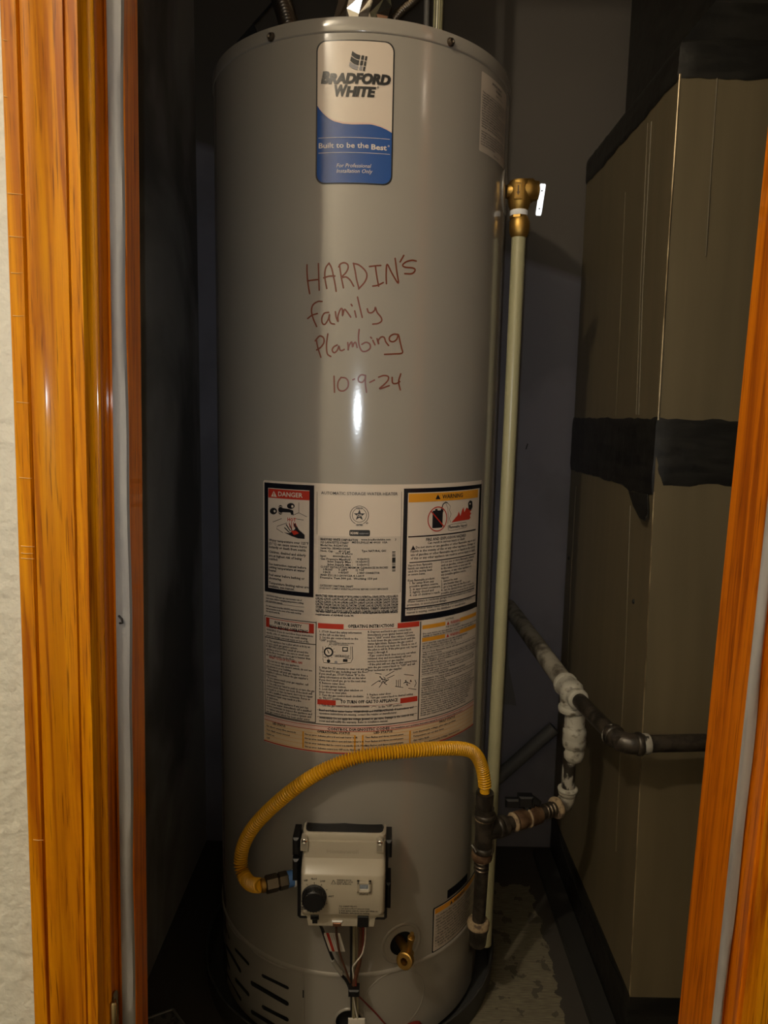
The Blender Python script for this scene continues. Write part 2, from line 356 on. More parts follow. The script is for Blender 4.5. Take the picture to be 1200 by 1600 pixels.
# ================================================================== water heater
ZS, ZLID, ZB = ZC + .5237, ZC + .5446, ZC - .9142
heater = thing('water_heater', 'tall grey cylindrical gas water heater standing in the closet', 'water heater', (HX, 0, .012))
NSEG = 240
def band(z0, z1, r=R, t0=-pi, t1=pi, n=NSEG):
    mb = MB(); vs = []
    for z in (z0, z1):
        for i in range(n + 1): vs.append(cyl(t0 + (t1 - t0) * i / n, z, r))
    mb.add(vs, [(i, i + 1, n + 2 + i, n + 1 + i) for i in range(n)]); return mb
def cdt_skin(t0, t1, z0, z1, holes, r=R, dt=rad(1.5), nz=2, depth=.006):
    """part of the jacket with real openings: constrained triangulation in (arc, z) wrapped on the cylinder"""
    pts = []; edges = []
    nt_ = max(2, int((t1 - t0) / dt)); loop = [(t0 + (t1 - t0) * i / nt_, z0) for i in range(nt_)] + [(t1, z0 + (z1 - z0) * i / nz) for i in range(nz)] + \
        [(t1 - (t1 - t0) * i / nt_, z1) for i in range(nt_)] + [(t0, z1 - (z1 - z0) * i / nz) for i in range(nz)]
    def addloop(L):
        k = len(pts); pts.extend(L); edges.extend([(k + i, k + (i + 1) % len(L)) for i in range(len(L))])
    addloop([(t * r, z) for t, z in loop])
    for h in holes: addloop([(t * r, z) for t, z in h])
    def inside(p, poly):
        c = False; n = len(poly)
        for i in range(n):
            a, b = poly[i], poly[i - 1]
            if (a[1] > p[1]) != (b[1] > p[1]) and p[0] < (b[0] - a[0]) * (p[1] - a[1]) / (b[1] - a[1]) + a[0]: c = not c
        return c
    for i in range(1, nt_):
        for k in range(1, 6):
            q = (t0 + (t1 - t0) * i / nt_, z0 + (z1 - z0) * k / 6)
            if not any(inside(q, h) for h in holes): pts.append((q[0] * r, q[1]))
    ov, oe, of, *_ = delaunay_2d_cdt([V(p) for p in pts], edges, [], 0, 1e-6)
    mb = MB(); keep = []
    for f in of:
        c = (sum(ov[i].x for i in f) / len(f) / r, sum(ov[i].y for i in f) / len(f))
        if not any(inside(c, h) for h in holes): keep.append(tuple(f))
    mb.add([cyl(v.x / r, v.y, r) for v in ov], keep)
    return mb
def lips(holes, r=R, depth=.006):
    mb = MB()
    for h in holes:
        n = len(h); vs = [cyl(t, z, r) for t, z in h] + [cyl(t, z, r - depth) for t, z in h]
        mb.add(vs, [(i, (i + 1) % n, (i + 1) % n + n, i + n) for i in range(n)])
    return mb
def circ_hole(t, z, rr, n=28, sz=1): return [(t + rr * cos(2 * pi * i / n) / R, z + rr * sz * sin(2 * pi * i / n)) for i in range(n)]
# upper jacket, band with the drain opening, louvred base
band(ZC - .80, ZS - .0012).build('jacket', 'heater', heater, radial=True, fix=False)
td, zd = tz(628, 1474)
dh = circ_hole(td, zd, .0210)
cdt_skin(-pi, pi, ZB + .004, ZC - .80, [dh]).build('lower_jacket', 'heater', heater, radial=True, fix=False)
slots = []
def slot(t0, t1, z, h, slope=-.0009):
    L = []; r_ = h / 2; n = 6
    for i in range(n + 1):
        a = pi / 2 - pi * i / n; L.append((t1 - r_ / R + r_ / R * cos(a), z + r_ * sin(a)))
    for i in range(n + 1):
        a = -pi / 2 - pi * i / n; L.append((t0 + r_ / R + r_ / R * cos(a), z + r_ * sin(a)))
    slots.append(L)
for k, (z, h) in enumerate([(-.9545, .0065), (-.984, .0095), (-1.014, .0085), (-1.040, .0085)]):
    slot(rad(-35.2 if k % 2 == 0 else -41.8), rad(-22), ZC + z - .001, h)
    slot(rad(-54 if k % 2 == 0 else -66), rad(-42.6 if k % 2 == 0 else -48.5), ZC + z + .0012, h)
    slot(rad(-78 if k % 2 == 0 else -84), rad(-60 if k % 2 == 0 else -70), ZC + z + .002, h)
zlo = .014
tp, zp = tz(545, 1596); ph = circ_hole(tp, zp, .0215, 36)
cdt_skin(-pi, pi, zlo, ZB - .004, slots + [ph]).build('base_skirt', 'heater', heater, radial=True, fix=False)
for sl_ in slots: lips([sl_]).build('louver_slot', 'inside', heater, 40)
lips([ph]).build('pilot_opening', 'inside', heater, 40)
band(zlo, ZC - .78, R - .012).build('inner_drum', 'inside', heater, fix=False)
# rolled bead between jacket and base
mb = MB(); mb.lathe([(R - .001, ZB + .006), (R + .0004, ZB + .004), (R + .0022, ZB + .0015), (R + .0022, ZB - .002), (R - .003, ZB - .0035), (R - .001, ZB - .006)], Matrix.Translation((HX, 0, 0)), NSEG, caps=False)
mb.build('base_ring', 'heater', heater, 60)
# lid
mb = MB(); mb.lathe([(R - .004, ZS - .003), (R + .0012, ZS), (R + .0016, ZS + .002), (R + .0016, ZLID - .006), (R + .0008, ZLID - .002), (R - .003, ZLID), (R - .02, ZLID + .0005), (.05, ZLID + .006)], Matrix.Translation((HX, 0, 0)), NSEG)
lid = mb.build('top_lid', 'heater', heater, 50)
for px in ((424, 58), (704, 66)):
    t, z = tz(*px, R + .0016); p = cyl(t, z, R + .0016); T = frame(p, (sin(t), -cos(t), 0))
    mb = MB(); mb.lathe([(.0062, -.001), (.0062, .0005), (.0050, .0008), (.0046, .0040), (.0030, .0046), (.0014, .0034), (.0001, .0034)], T, 6 if 0 else 18); mb.build('screw', 'dsteel', lid, 30)

# ------------------------------------------------------------------ print on the jacket
_tc = {}
def glyphs(s, bold, shear, res):
    bold += .018 if res == 1 else 0
    k = (s, bold, shear, res)
    if k not in _tc:
        c = bpy.data.curves.new('t', 'FONT'); c.body = s; c.resolution_u = res; c.offset = bold; c.shear = shear; c.fill_mode = 'BOTH'
        o = bpy.data.objects.new('t', c); me = bpy.data.meshes.new_from_object(o)
        vs = [(v.co.x, v.co.y) for v in me.vertices]; fs = [tuple(p.vertices) for p in me.polygons]
        bpy.data.objects.remove(o); bpy.data.meshes.remove(me); bpy.data.curves.remove(c)
        if not vs: vs = [(0, 0)]
        xs = [v[0] for v in vs]; _tc[k] = (vs, fs, min(xs), max(xs))
    return _tc[k]
CAPH = .69
class Decal(MB):
    """flat print wrapped round the jacket; places measured as photo pixels on the drum"""
    lay = .0012
    def rect(s, t0, t1, z0, z1, lay, m):
        s.m = m; n = max(1, int(abs(t1 - t0) / rad(1.6)) + 1); vs = []
        for z in (z0, z1):
            for i in range(n + 1): vs.append(cyl(t0 + (t1 - t0) * i / n, z, R + lay))
        s.add(vs, [(i, i + 1, n + 2 + i, n + 1 + i) for i in range(n)])
    def prect(s, a, b, lay, m):          # from top-left pixel and bottom-right pixel
        (t0, z1), (t1, z0) = tz(*a), tz(*b); s.rect(t0, t1, z0, z1, lay, m)
    def frame_(s, a, b, w_, lay, m):
        (t0, z1), (t1, z0) = tz(*a), tz(*b); q = w_ / R
        s.rect(t0, t1, z1 - w_, z1, lay, m); s.rect(t0, t1, z0, z0 + w_, lay, m)
        s.rect(t0, t0 + q, z0, z1, lay, m); s.rect(t1 - q, t1, z0, z1, lay, m)
    def hline(s, x0, y0, x1, w_, lay, m):
        t0, z = tz(x0, y0); t1, _ = tz(x1, y0); s.rect(t0, t1, z - w_ / 2, z + w_ / 2, lay, m)
    def poly(s, pts, lay, m):           # polygon of pixels
        s.m = m; s.add([cyl(*tz(*p), R + lay) for p in pts], [tuple(range(len(pts)))])
    def line(s, pts, wpx, lay, m, closed=False):
        s.m = m; P = [tz(*p) for p in pts]; P = [V((t * R, z, 0)) for t, z in P]
        if closed: P.append(P[0])
        w_ = wpx * .00098 / 2; vs = []
        for i, p in enumerate(P):
            a, b = P[max(i - 1, 0)], P[min(i + 1, len(P) - 1)]; d = (b - a)
            if d.length < 1e-9: d = V((1, 0, 0))
            d.normalize(); n_ = V((-d.y, d.x, 0))
            for q in (p + n_ * w_, p - n_ * w_): vs.append(cyl(q.x / R, q.y, R + lay))
        s.add(vs, [(2 * i, 2 * i + 2, 2 * i + 3, 2 * i + 1) for i in range(len(P) - 1)])
    def disc(s, c, rpx, lay, m, n=20):
        t, z = tz(*c); r_ = rpx * .00098; s.m = m
        s.add([cyl(t + r_ * cos(2 * pi * i / n) / R, z + r_ * sin(2 * pi * i / n), R + lay) for i in range(n)], [tuple(range(n))])
    def ring(s, c, rpx, wpx, lay, m, n=28):
        t, z = tz(*c); s.m = m; vs = []
        for i in range(n):
            for q in (rpx - wpx / 2, rpx + wpx / 2):
                r_ = q * .00098; vs.append(cyl(t + r_ * cos(2 * pi * i / n) / R, z + r_ * sin(2 * pi * i / n), R + lay))
        s.add(vs, [(2 * i, 2 * i + 1, (2 * i + 3) % (2 * n), (2 * i + 2) % (2 * n)) for i in range(n)])
    def text(s, txt, x0, y0, hpx, x1=None, k=None, bold=0, shear=0, m=0, lay=None, res=1):
        vs, fs, a, b = glyphs(txt, bold, shear, res); t0, z0 = tz(x0, y0); _, zt = tz(x0, y0 - hpx); h = zt - z0; sy = h / CAPH
        if x1 is not None: t1, _ = tz(x1, y0); sx = (t1 - t0) * R / max(b - a, 1e-6)
        else: sx = sy * (k or 1)
        s.m = m; L = R + (s.lay if lay is None else lay)
        s.add([cyl(t0 + (x - a) * sx / R, z0 + y * sy, L) for x, y in vs], fs); return sx / sy
    def para(s, lines, x0, y0, pitch, hpx, x1, bold=0, m=0, ref=None, ind=None):
        """lines of one width factor: the reference (longest) line ends at x1; pitch in pixels"""
        ref = ref or max(lines, key=lambda q: glyphs(q, bold, 0, 1)[3] if q else 0)
        vs, fs, a, b = glyphs(ref, bold, 0, 1); t0, z0 = tz(x0, y0); t1, _ = tz(x1, y0); _, zt = tz(x0, y0 - hpx)
        kk = (t1 - t0) * R / (b - a) / ((zt - z0) / CAPH)
        for i, q in enumerate(lines):
            if q: s.text(q, x0 + (ind or {}).get(i, 0), y0 + i * pitch, hpx, k=kk, bold=bold, m=m)

def rrect(t0, t1, z0, z1, rr, n=6):
    L = []
    for (ct, cz, a0) in ((t1 - rr / R, z1 - rr, 0), (t0 + rr / R, z1 - rr, pi / 2), (t0 + rr / R, z0 + rr, pi), (t1 - rr / R, z0 + rr, 3 * pi / 2)):
        for i in range(n + 1):
            a = a0 + pi / 2 * i / n; L.append((ct + rr / R * cos(a), cz + rr * sin(a)))
    return L
def sheet(loop, lay, m, mb=None, dt=rad(2)):
    """a filled outline (t,z) wrapped round the drum, subdivided by angle"""
    mb = mb or MB(); mb.m = m; pts = [V((t * R, z)) for t, z in loop]; k = len(pts); edges = [(i, (i + 1) % k) for i in range(k)]
    ts = [t for t, _ in loop]; zs = [z for _, z in loop]; z0, z1 = min(zs), max(zs); n = max(2, int((max(ts) - min(ts)) / dt))
    extra = []
    for i in range(1, n):
        t = min(ts) + (max(ts) - min(ts)) * i / n; a = len(pts)
        pts += [V((t * R, z0 - .01)), V((t * R, z1 + .01))]; edges.append((a, a + 1))
    ov, oe, of, *_ = delaunay_2d_cdt(pts, edges, [], 0, 1e-7)
    def ins(p):
        c = False
        for i in range(k):
            a, b = (loop[i][0] * R, loop[i][1]), (loop[i - 1][0] * R, loop[i - 1][1])
            if (a[1] > p[1]) != (b[1] > p[1]) and p[0] < (b[0] - a[0]) * (p[1] - a[1]) / (b[1] - a[1]) + a[0]: c = not c
        return c
    fs = [tuple(f) for f in of if ins((sum(ov[i].x for i in f) / len(f), sum(ov[i].y for i in f) / len(f)))]
    mb.add([cyl(v.x / R, v.y, R + lay) for v in ov], fs); return mb
def dbuild(d, name, mats, parent, label=None): return d.build(name, mats, parent, smooth=60, label=label, radial=True, fix=False)

L1, L2, L3, L4 = .0003, .0006, .0009, .0012
# ---- maker's badge
badge = sheet(rrect(rad(-12.9), rad(12.3), ZC + .3240, ZC + .5135, .013), L1, 0)
sheet(rrect(rad(-12.4), rad(11.8), ZC + .3258, ZC + .5118, .012), L2, 1, badge)
badge = dbuild(badge, 'maker_badge', ['print', 'label'], heater, label='maker badge, white above and blue below a wave, with rounded corners')
def wave(t): # height of the blue edge by angle in degrees
    P = [(-12.4, .4290), (-11, .4205), (-9, .4125), (-7, .4075), (-4, .4040), (-1, .4030), (2, .4035), (5, .4040), (8, .4015), (10, .3985), (11.8, .3950)]
    for (a, b), (c, d) in zip(P, P[1:]):
        if t <= c: return b + (d - b) * (t - a) / (c - a)
    return P[-1][1]
loop = [(rad(t), ZC + wave(t)) for t in [11.8 - i * 24.2 / 26 for i in range(27)]]
bl = [p for p in rrect(rad(-12.4), rad(11.8), ZC + .3258, ZC + .45, .012) if p[1] < ZC + .36]
bw = sheet(loop + bl, L3, 0); bw.m = 1
vs = []
for i in range(27):
    t = -12.4 + i * 24.2 / 26; w_ = .0024 * (.35 + .65 * sin(pi * i / 26))
    vs += [cyl(rad(t), ZC + wave(t), R + L4), cyl(rad(t), ZC + wave(t) + w_, R + L4)]
bw.add(vs, [(2 * i, 2 * i + 2, 2 * i + 3, 2 * i + 1) for i in range(26)])
dbuild(bw, 'blue_field', ['blue', 'pink'], badge)
d = Decal(); d.lay = .0015
for o_ in (-.5, .5): d.text('B', 502.2 + o_, 130.5, 17, x1=514.8 + o_, bold=.045, shear=.22, res=3); d.text('RADFORD', 514 + o_, 131, 14.8, x1=609.8 + o_, bold=.045, shear=.22, res=3)
for o_ in (-.4, .4): d.text('W', 522.9 + o_, 150.3, 16.5, x1=543 + o_, bold=.04, shear=.2, res=3); d.text('HITE', 540.5 + o_, 150.5, 14.5, x1=587 + o_, bold=.045, shear=.2, res=3)
d.ring((590.5, 137.3), 1.1, .6, .0015, 0, 10)
dbuild(d, 'maker_name', ['print', 'blue', 'white_print', 'grey_print'], badge); d = Decal()
# flag of two dark bars over a pale one
fl = [(550.5, 80.5), (556, 84.5), (562, 87), (568, 87.5), (574, 89)]
fb = [(545.5, 103.5), (550, 107), (557, 110), (564, 110), (570, 112)]
def fq(u, v):
    i = min(int(u * 4), 3); q = u * 4 - i; a = V(fl[i]).lerp(V(fl[i + 1]), q); b = V(fb[i]).lerp(V(fb[i + 1]), q); return tuple(a.lerp(b, v))
for (v0, v1, m) in ((0, .29, 0), (.36, .66, 0), (.72, 1, 3)):
    for (u0, u1) in ((0, .55), (.63, .80), (.87, 1)):
        us = [u0 + (u1 - u0) * i / 4 for i in range(5)]
        d.poly([fq(u, v0) for u in us] + [fq(u, v1) for u in reversed(us)], .0015, m if not (m == 3 and u0 > .8) else 0)
dbuild(d, 'flag_emblem', ['print', 'blue', 'white_print', 'grey_print'], badge); d = Decal(); d.lay = .0015
for yl in (217.5, 241): d.hline(498, yl - 1.0, 609, .0006, .0015, 2)
d.text('Built to be the', 498.5, 232.5, 8, x1=576, bold=.012, m=2, res=2); d.text('Best', 580, 234, 8, x1=604, bold=.024, m=2, res=2); d.ring((607, 229), 1, .5, .0015, 2, 8)
d.text('For Professional', 526, 262, 6, x1=580, shear=.25, m=2, res=2); d.text('Installation Only', 526, 270.5, 6, x1=582, shear=.25, m=2, res=2)
dbuild(d, 'slogan', ['print', 'blue', 'white_print', 'grey_print'], badge)

# ---- the big instruction label
TL_, TR_ = rad(-33.4), rad(58.2); ZT_, ZBt = ZC - .1020, ZC - .5290
lab = dbuild(sheet(rrect(TL_, TR_, ZBt, ZT_, .004), L1, 0), 'instruction_label', 'label', heater, label='large printed instruction and rating label')
# danger panel
d = Decal()
d.prect((413.5, 753.5), (490, 933.5), L2, 1); d.prect((419.5, 762), (483, 926), L3, 2)
d.prect((420, 763), (484, 781.7), L4, 3)
d.poly([(424.5, 775.5), (428.7, 766.8), (433.5, 776.5)], .0015, 2); d.text('!', 428.2, 775, 5, k=1, bold=.03, m=3, lay=.0018)
d.text('DANGER', 435.5, 774.8, 6.8, x1=473.5, bold=.02, m=2, lay=.0015, res=2)
# tap, stream and scalded hand
for (cx, cy, rx, ry) in ((428, 798.5, 5.6, 5.2), (439, 796.5, 4.0, 7.5), (455, 790.5, 6.0, 4.6)):
    d.poly([(cx + rx * cos(2 * pi * i / 18), cy + ry * sin(2 * pi * i / 18)) for i in range(18)], L4, 0)
d.ring((439.5, 796.5), 5.2, .8, .0015, 2); d.disc((430, 798.5), 2, .0015, 2, 10); d.disc((457.5, 791), 2, .0015, 2, 10)
d.poly([(438, 793), (452, 795), (459, 797.5), (459.5, 804), (456, 804.5), (454.5, 800.5), (438, 800)], .0018, 0)
for L_ in ([(467.5, 785), (467.5, 801), (480, 807.5)], [(467.5, 801), (458, 805)], [(427, 815.5), (441, 810)], [(463, 810.5), (475, 812.5)], [(449, 817), (434, 822), (433, 826), (443, 832.5)]): d.line(L_, .8, L4, 0)
d.text('HOT', 450, 814, 5.5, x1=463, bold=.01, m=3, lay=.0015)
for L_ in ([(452.5, 816), (453.5, 824)], [(456, 815), (456.5, 826)], [(459, 816), (460, 824)], [(462, 817), (464, 823)]): d.line(L_, 1.0, L4, 3)
d.poly([(444, 831.5), (452, 833), (457, 830), (462, 826), (459, 819), (461.5, 817), (468, 828), (476.5, 835.5), (476.5, 842), (466, 841), (456, 837.5), (450, 834.5)], L4, 0)
for L_ in ([(445, 824), (453, 832)], [(447.5, 819), (454.5, 830)], [(452.5, 818), (457, 829)]): d.line(L_, 1.8, L4, 0)
d.poly([(455, 829), (463, 829), (468, 833), (460, 836)], .0015, 3)
ys = [845, 850.3, 855.6, 863.3, 869, 874.2, 882.2, 887, 892, 899, 904.2, 911.6, 916.6]
tx = ['Water temperature over 125\u00b0F', '(51\u00b0C) can cause severe burns', 'instantly or death from scalds.', 'Children, disabled and elderly', 'are at highest risk of being', 'scalded.',
      'See instruction manual before', 'setting temperature at water', 'heater.', 'Feel water before bathing or', 'showering.', 'Temperature limiting valves are', 'available, see manual.']
vv = glyphs('(51\u00b0C) can cause severe burns', .012, 0, 1); kk = None
for s_, y_ in zip(tx, ys):
    if kk is None:
        t0, z0 = tz(421, 850); t1, _ = tz(480, 850); _, zt = tz(421, 846.3); kk = (t1 - t0) * R / (vv[3] - vv[2]) / ((zt - z0) / CAPH)
    d.text(s_, 421, y_, 3.7, k=kk, bold=.012)
dbuild(d, 'danger_panel', ['print', 'blackpanel', 'label', 'red'], lab)
# under the danger panel
d = Decal()
d.para(['CAUTION: Hydrogen gas may increase risk of', 'burn injury. Before changing temperature setting,', 'see instruction manual.'], 416.5, 931, 4.1, 2.6, 475, bold=.01)
d.hline(414, 939.5, 476, .0005, L3, 0)
d.para(['For information how this ANODE improves heating', 'tank protection in the event of the tank reaching', 'the end of useful life.'], 416.5, 947, 4.1, 2.6, 475, bold=.01)
# title, seal, pill, rating plate
d.text('AUTOMATIC STORAGE WATER HEATER', 502, 772, 4.6, x1=621, res=2, bold=.004)
d.line([(495.5, 768), (495.5, 835)], .5, L2, 0); d.line([(627.5, 768), (625.5, 925)], .6, L2, 0)
d.ring((561.5, 805), 14.2, .9, L2, 0, 40); d.ring((561.5, 805), 10.8, .8, L2, 0, 36)
st = []
for i in range(10):
    a = pi / 2 + pi * i / 5; q = 9.2 if i % 2 == 0 else 3.7; st.append((561.5 + q * cos(a), 805 - q * sin(a)))
t, z = tz(561.5, 805); q = [cyl(t + (p[0] - 561.5) * .00098 / R, z - (p[1] - 805) * .00098, R + L2) for p in st]
d.m = 0; d.add(q + [cyl(t, z, R + L2)], [(i, (i + 1) % 10, 10) for i in range(10)])
d.text('CSA', 557.6, 806.7, 3.6, x1=565.4, bold=.01, m=2, lay=L4)
for (cx, cy, s_, ) in ((561.5, 794.2, 'DESIGN'), (561.5, 820.2, 'CERTIFIED')):
    d.prect((cx - 6, cy - 2.4), (cx + 6, cy + 1.8), L3, 2); d.text(s_, cx - 5.6, cy + 1, 2.6, x1=cx + 5.6, bold=.02)
d.text('\u00ae', 571.5, 819, 3.2, k=1, bold=.02)
sheet(rrect(*sorted((tz(546, 832)[0], tz(578, 832)[0])), tz(562, 837.5)[1], tz(562, 828)[1], .0022), L3, 0, d)
d.text('ICON', 547.8, 834.4, 3.6, x1=559.5, bold=.03, m=2, lay=L4 + .0002); d.text('equipment', 561, 834.2, 2.6, x1=576, m=4, lay=L4 + .0002)
d.prect((497.5, 836.5), (624.5, 927), L2, 5)
rp = [(501, 843.6, 'BRADFORD WHITE CORPORATION', 559, 3.4, .02), (564, 844.4, 'www.bradfordwhite.com', 610, 3.0, .005), (617, 844.4, '3', 618.5, 3.2, .01),
      (501, 848.3, '323 LAFAYETTE STREET', 545, 3.2, .008), (550, 848.8, 'MIDDLEVILLE MI 49333  USA', 605, 3.0, .005),
      (501, 852.8, 'Model No: RG240T6N', 543, 3.2, .008), (501, 857.4, 'Serial No: XK4420154385', 547, 3.2, .008),
      (501, 861.6, 'Nom. Cap :     40 US gal', 547, 3.2, .008), (565, 862.2, 'Type: NATURAL GAS', 603, 3.2, .005), (525, 865.8, '151.4 liters', 551, 3.0, .005),
      (501, 869.6, 'Input:', 510, 3.2, .008), (520, 870.2, '40000(Btu/hr)', 548, 3.0, .005),
      (501, 874.0, 'Gas Pressure Manifold :', 550, 3.2, .008), (558, 874.8, '4.0(InWC)', 577, 3.0, .005), (512, 878.4, 'Inlet Supply Max :', 551, 3.2, .008), (556, 879.0, '14.0(InWC)', 577, 3.0, .005),
      (512, 883.0, 'Inlet Supply Min :', 551, 3.2, .008), (558, 883.6, '5.0(InWC)', 577, 3.0, .005),
      (501, 886.6, 'CLOSET INSTALLATION MINIMUM CLEARANCES IN INCHES', 606, 3.2, .005),
      (505, 890.8, '0 FRONT', 520, 3.1, .01), (529, 891.6, '0 LEFT', 543, 3.1, .01), (556, 892.2, '12 TOP', 569, 3.1, .01),
      (505, 895.0, '0 BACK', 517, 3.1, .01), (529, 895.8, '0 RIGHT', 545, 3.1, .01), (558, 896.6, '6 VENT CONNECTOR', 593, 3.1, .01),
      (500.5, 899.2, 'ANSI Z21.10.1-2019/CSA 4.1-2019', 569, 3.1, .01), (500.5, 903.4, 'Pressure: Test 300 psi.  Working 150 psi', 589, 3.1, .01),
      (500, 915.8, 'CATEGORY I NATURAL DRAFT', 552, 3.1, .01), (500, 919.8, 'DOES NOT COMPLY W/INSTALLATIONS BEFORE CONT./ MFG DATE', 606, 2.8, 0)]
for x0, y0, s_, x1, h, b_ in rp: d.text(s_, x0, y0, h, x1=x1, bold=b_)
for (y0, y1) in ((861.5, 863), (864.5, 865.3), (866.5, 867.8), (868.8, 869.6), (871, 878.5), (879.3, 880.2), (882, 883), (884.4, 888), (889.3, 890), (891.2, 892.4)): d.prect((612.5, y0), (617.5, y1), L3, 0)
pt = ['MANUFACTURED UNDER ONE OR MORE OF THE FOLLOWING U.S. PATENTS Nos. 5,954,492; 5,937,796; 6,142,216; 6,082,310', '6,302,062; 6,295,951; 6,269,779; 6,412,447; 6,422,178; 6,418,883; 6,393,189; 6,935,280; 7,634,976; 7,699,026',
      '6,142,216; 6,230,031; 6,196,164; 6,698,386; 6,668,759; 6,648,607; 6,601,541; 6,935,280; 7,634,977; 7,559,293', '5,341,770; 7,900,589; 7,063,133; 7,063,132; 7,007,748; 7,270,087; 5,660,165; 5,596,952; 7,621,238; 7,900,588',
      'OTHER US AND FOREIGN PATENT APPLICATIONS PENDING. CURRENT CANADIAN PATENTS', '2,272,201; 7,334,419; 2,107,012; 2,262,174; 2,143,031; 2,548,958; 2,112,515; 2,476,685; 2,239,007']
for i, s_ in enumerate(pt): d.text(s_, 493.5, 931.5 + i * 4.5, 3.4, x1=621.5, bold=.03)
d.text('This water heater meets or exceeds all provisions of current applicable the minimum efficiency', 493.5, 956, 2.8, x1=621.5, bold=.025); d.text('requirements of ASHRAE Code 90.', 493.5, 960.5, 2.8, x1=553, bold=.025)
dbuild(d, 'rating_text', ['print', 'blackpanel', 'label', 'red', 'grey_print', 'label2'], lab)
# warning panel
d = Decal()
d.prect((631, 763.4), (745.2, 947.4), L2, 1); d.prect((637.3, 770), (742.0, 940), L3, 2); d.prect((638.3, 771.2), (745.7, 777), L4, 3)
d.poly([(679.5, 780), (683.5, 772.2), (687.5, 779.8)], .0015, 0); d.text('WARNING', 690, 779.0, 6.6, x1=722, bold=.02, lay=.0015, res=2)
c = (683, 810.8); t, z = tz(*c)
def rot(px, py): return (c[0] + px, c[1] + py)
d.prect((675.5, 798), (690.5, 824), L4, 0); d.poly([(679, 798), (679.5, 795), (683, 795), (683, 798)], L4, 0); d.poly([(688, 798), (688, 795.5), (692, 795.5), (692, 800)], L4, 0)
d.m = 4; vs = []
for i in range(36):
    a = 2 * pi * i / 36
    for q in (.0172, .0188): vs.append(cyl(t + q * cos(a) / R, z + q * 1.05 * sin(a), R + .0015))
d.add(vs, [(2 * i, 2 * i + 1, (2 * i + 3) % 72, (2 * i + 2) % 72) for i in range(36)])
for sgn in (1,):
    n_ = V((1, 1)).normalized() * .0009; e = .0125
    d.add([cyl(t + (-e + n_.x) / R, z + e + n_.y, R + .0018), cyl(t + (-e - n_.x) / R, z + e - n_.y, R + .0018), cyl(t + (e - n_.x) / R, z - e - n_.y, R + .0018), cyl(t + (e + n_.x) / R, z - e + n_.y, R + .0018)], [(0, 1, 2, 3)])
d.line([(689, 796), (691.5, 788), (695.5, 784.5), (698.5, 785.5)], 1.8, L4, 0)
d.line([(698, 785), (703, 791), (701.5, 797), (704, 803), (701.5, 810), (703, 816)], .7, L4, 0); d.line([(695.5, 786), (699, 794), (699.5, 810), (699, 818)], .6, L4, 0)
d.poly([(704.5, 816.2), (714, 805), (716, 799), (718.5, 806), (721, 797), (723.5, 792.5), (724.5, 800), (728, 793), (732, 795), (736, 797), (733, 800), (735.5, 801.5), (733, 806), (734.5, 808), (732, 811.5), (720, 813.5)], L4, 4)
d.poly([(730, 786), (733, 781.5), (736.5, 783), (737, 792), (734.5, 797), (731, 796)], .0018, 0); d.disc((732.8, 787), 1.6, .0021, 2, 10)
d.line([(699, 822), (704, 819.5), (716, 817.5), (727, 816), (729, 819), (727, 824), (716, 826.5), (704, 829), (699.5, 828), (699, 822)], .6, L4, 0)
d.text('Flammable Vapors', 700.5, 825.6, 4, x1=728.5, bold=.008)
d.rect(tz(637.3, 838)[0], tz(741.8, 838)[0], ZC - .1838, ZC - .1818, L4, 1)
d.rect(rad(21.3), rad(54.2), ZC - .2238, ZC - .2224, L4, 1); d.rect(rad(21.3), rad(54.2), ZC - .2826, ZC - .2812, L4, 1); d.rect(rad(20.1), rad(55.4), ZC - .2958, ZC - .2940, L4, 1)
d.text('FIRE AND EXPLOSION HAZARD', 665, 845.2, 4.4, x1=727, bold=.008); d.text('Can result in serious injury or death', 667.5, 850, 3.8, x1=725)
d.poly([(641.5, 859.5), (645, 851.8), (648.8, 858.8)], L4, 0)
d.text('Do not store or use gasoline or other flammable vapors and', 649.2, 857, 3.8, x1=741); d.text('liquids in the vicinity of this or any other appliance. Storage or', 641, 863, 3.8, x1=741)
d.text('use of gasoline or other flammable vapors or liquids in the vicinity', 641, 868.6, 3.8, x1=741); d.text('of this or any other appliance can result in serious injury or death.', 641, 874.2, 3.8, x1=741)
d.para(['Vapors from flammable', 'liquids can explode and', 'catch fire causing death', 'or severe burns.', '', 'Keep flammable products:'], 636.8, 885.2, 4.7, 3.6, 678.5)
d.para(['1. far away from any', '    possible ignition source,', '2. in approved containers,', '3. tightly closed and', '4. out of children\u2019s reach.'], 639.5, 913, 4.7, 3.6, 684)
d.para(['Do not use or store flammable material', 'such as gasoline, solvents or adhesives', 'in the same room or area near this', 'appliance, or any other appliance or', 'any possible ignition source.'], 688.5, 880, 4.9, 3.6, 739)
d.para(['Vapors:', '  1. cannot be seen', '  2. are heavier than air', '  3. go a long way on the floor and', '  4. can be carried from other rooms to', '      possible ignition sources by air currents'], 688.5, 905, 4.7, 3.6, 740)
d.text('Water heaters in residential garages must be installed out of reach of', 636, 941.8, 3.6, x1=738); d.text('protection, to avoid physical damage.', 635.5, 946.8, 3.6, x1=697)
d.text('Read and follow water heater warnings and instructions. If owner\u2019s', 635.2, 953.8, 3.6, x1=735); d.text('manual is missing, contact the distributor or manufacturer.', 635, 958.8, 3.6, x1=726)
dbuild(d, 'warning_panel', ['print', 'blackpanel', 'label', 'orange', 'red'], lab)
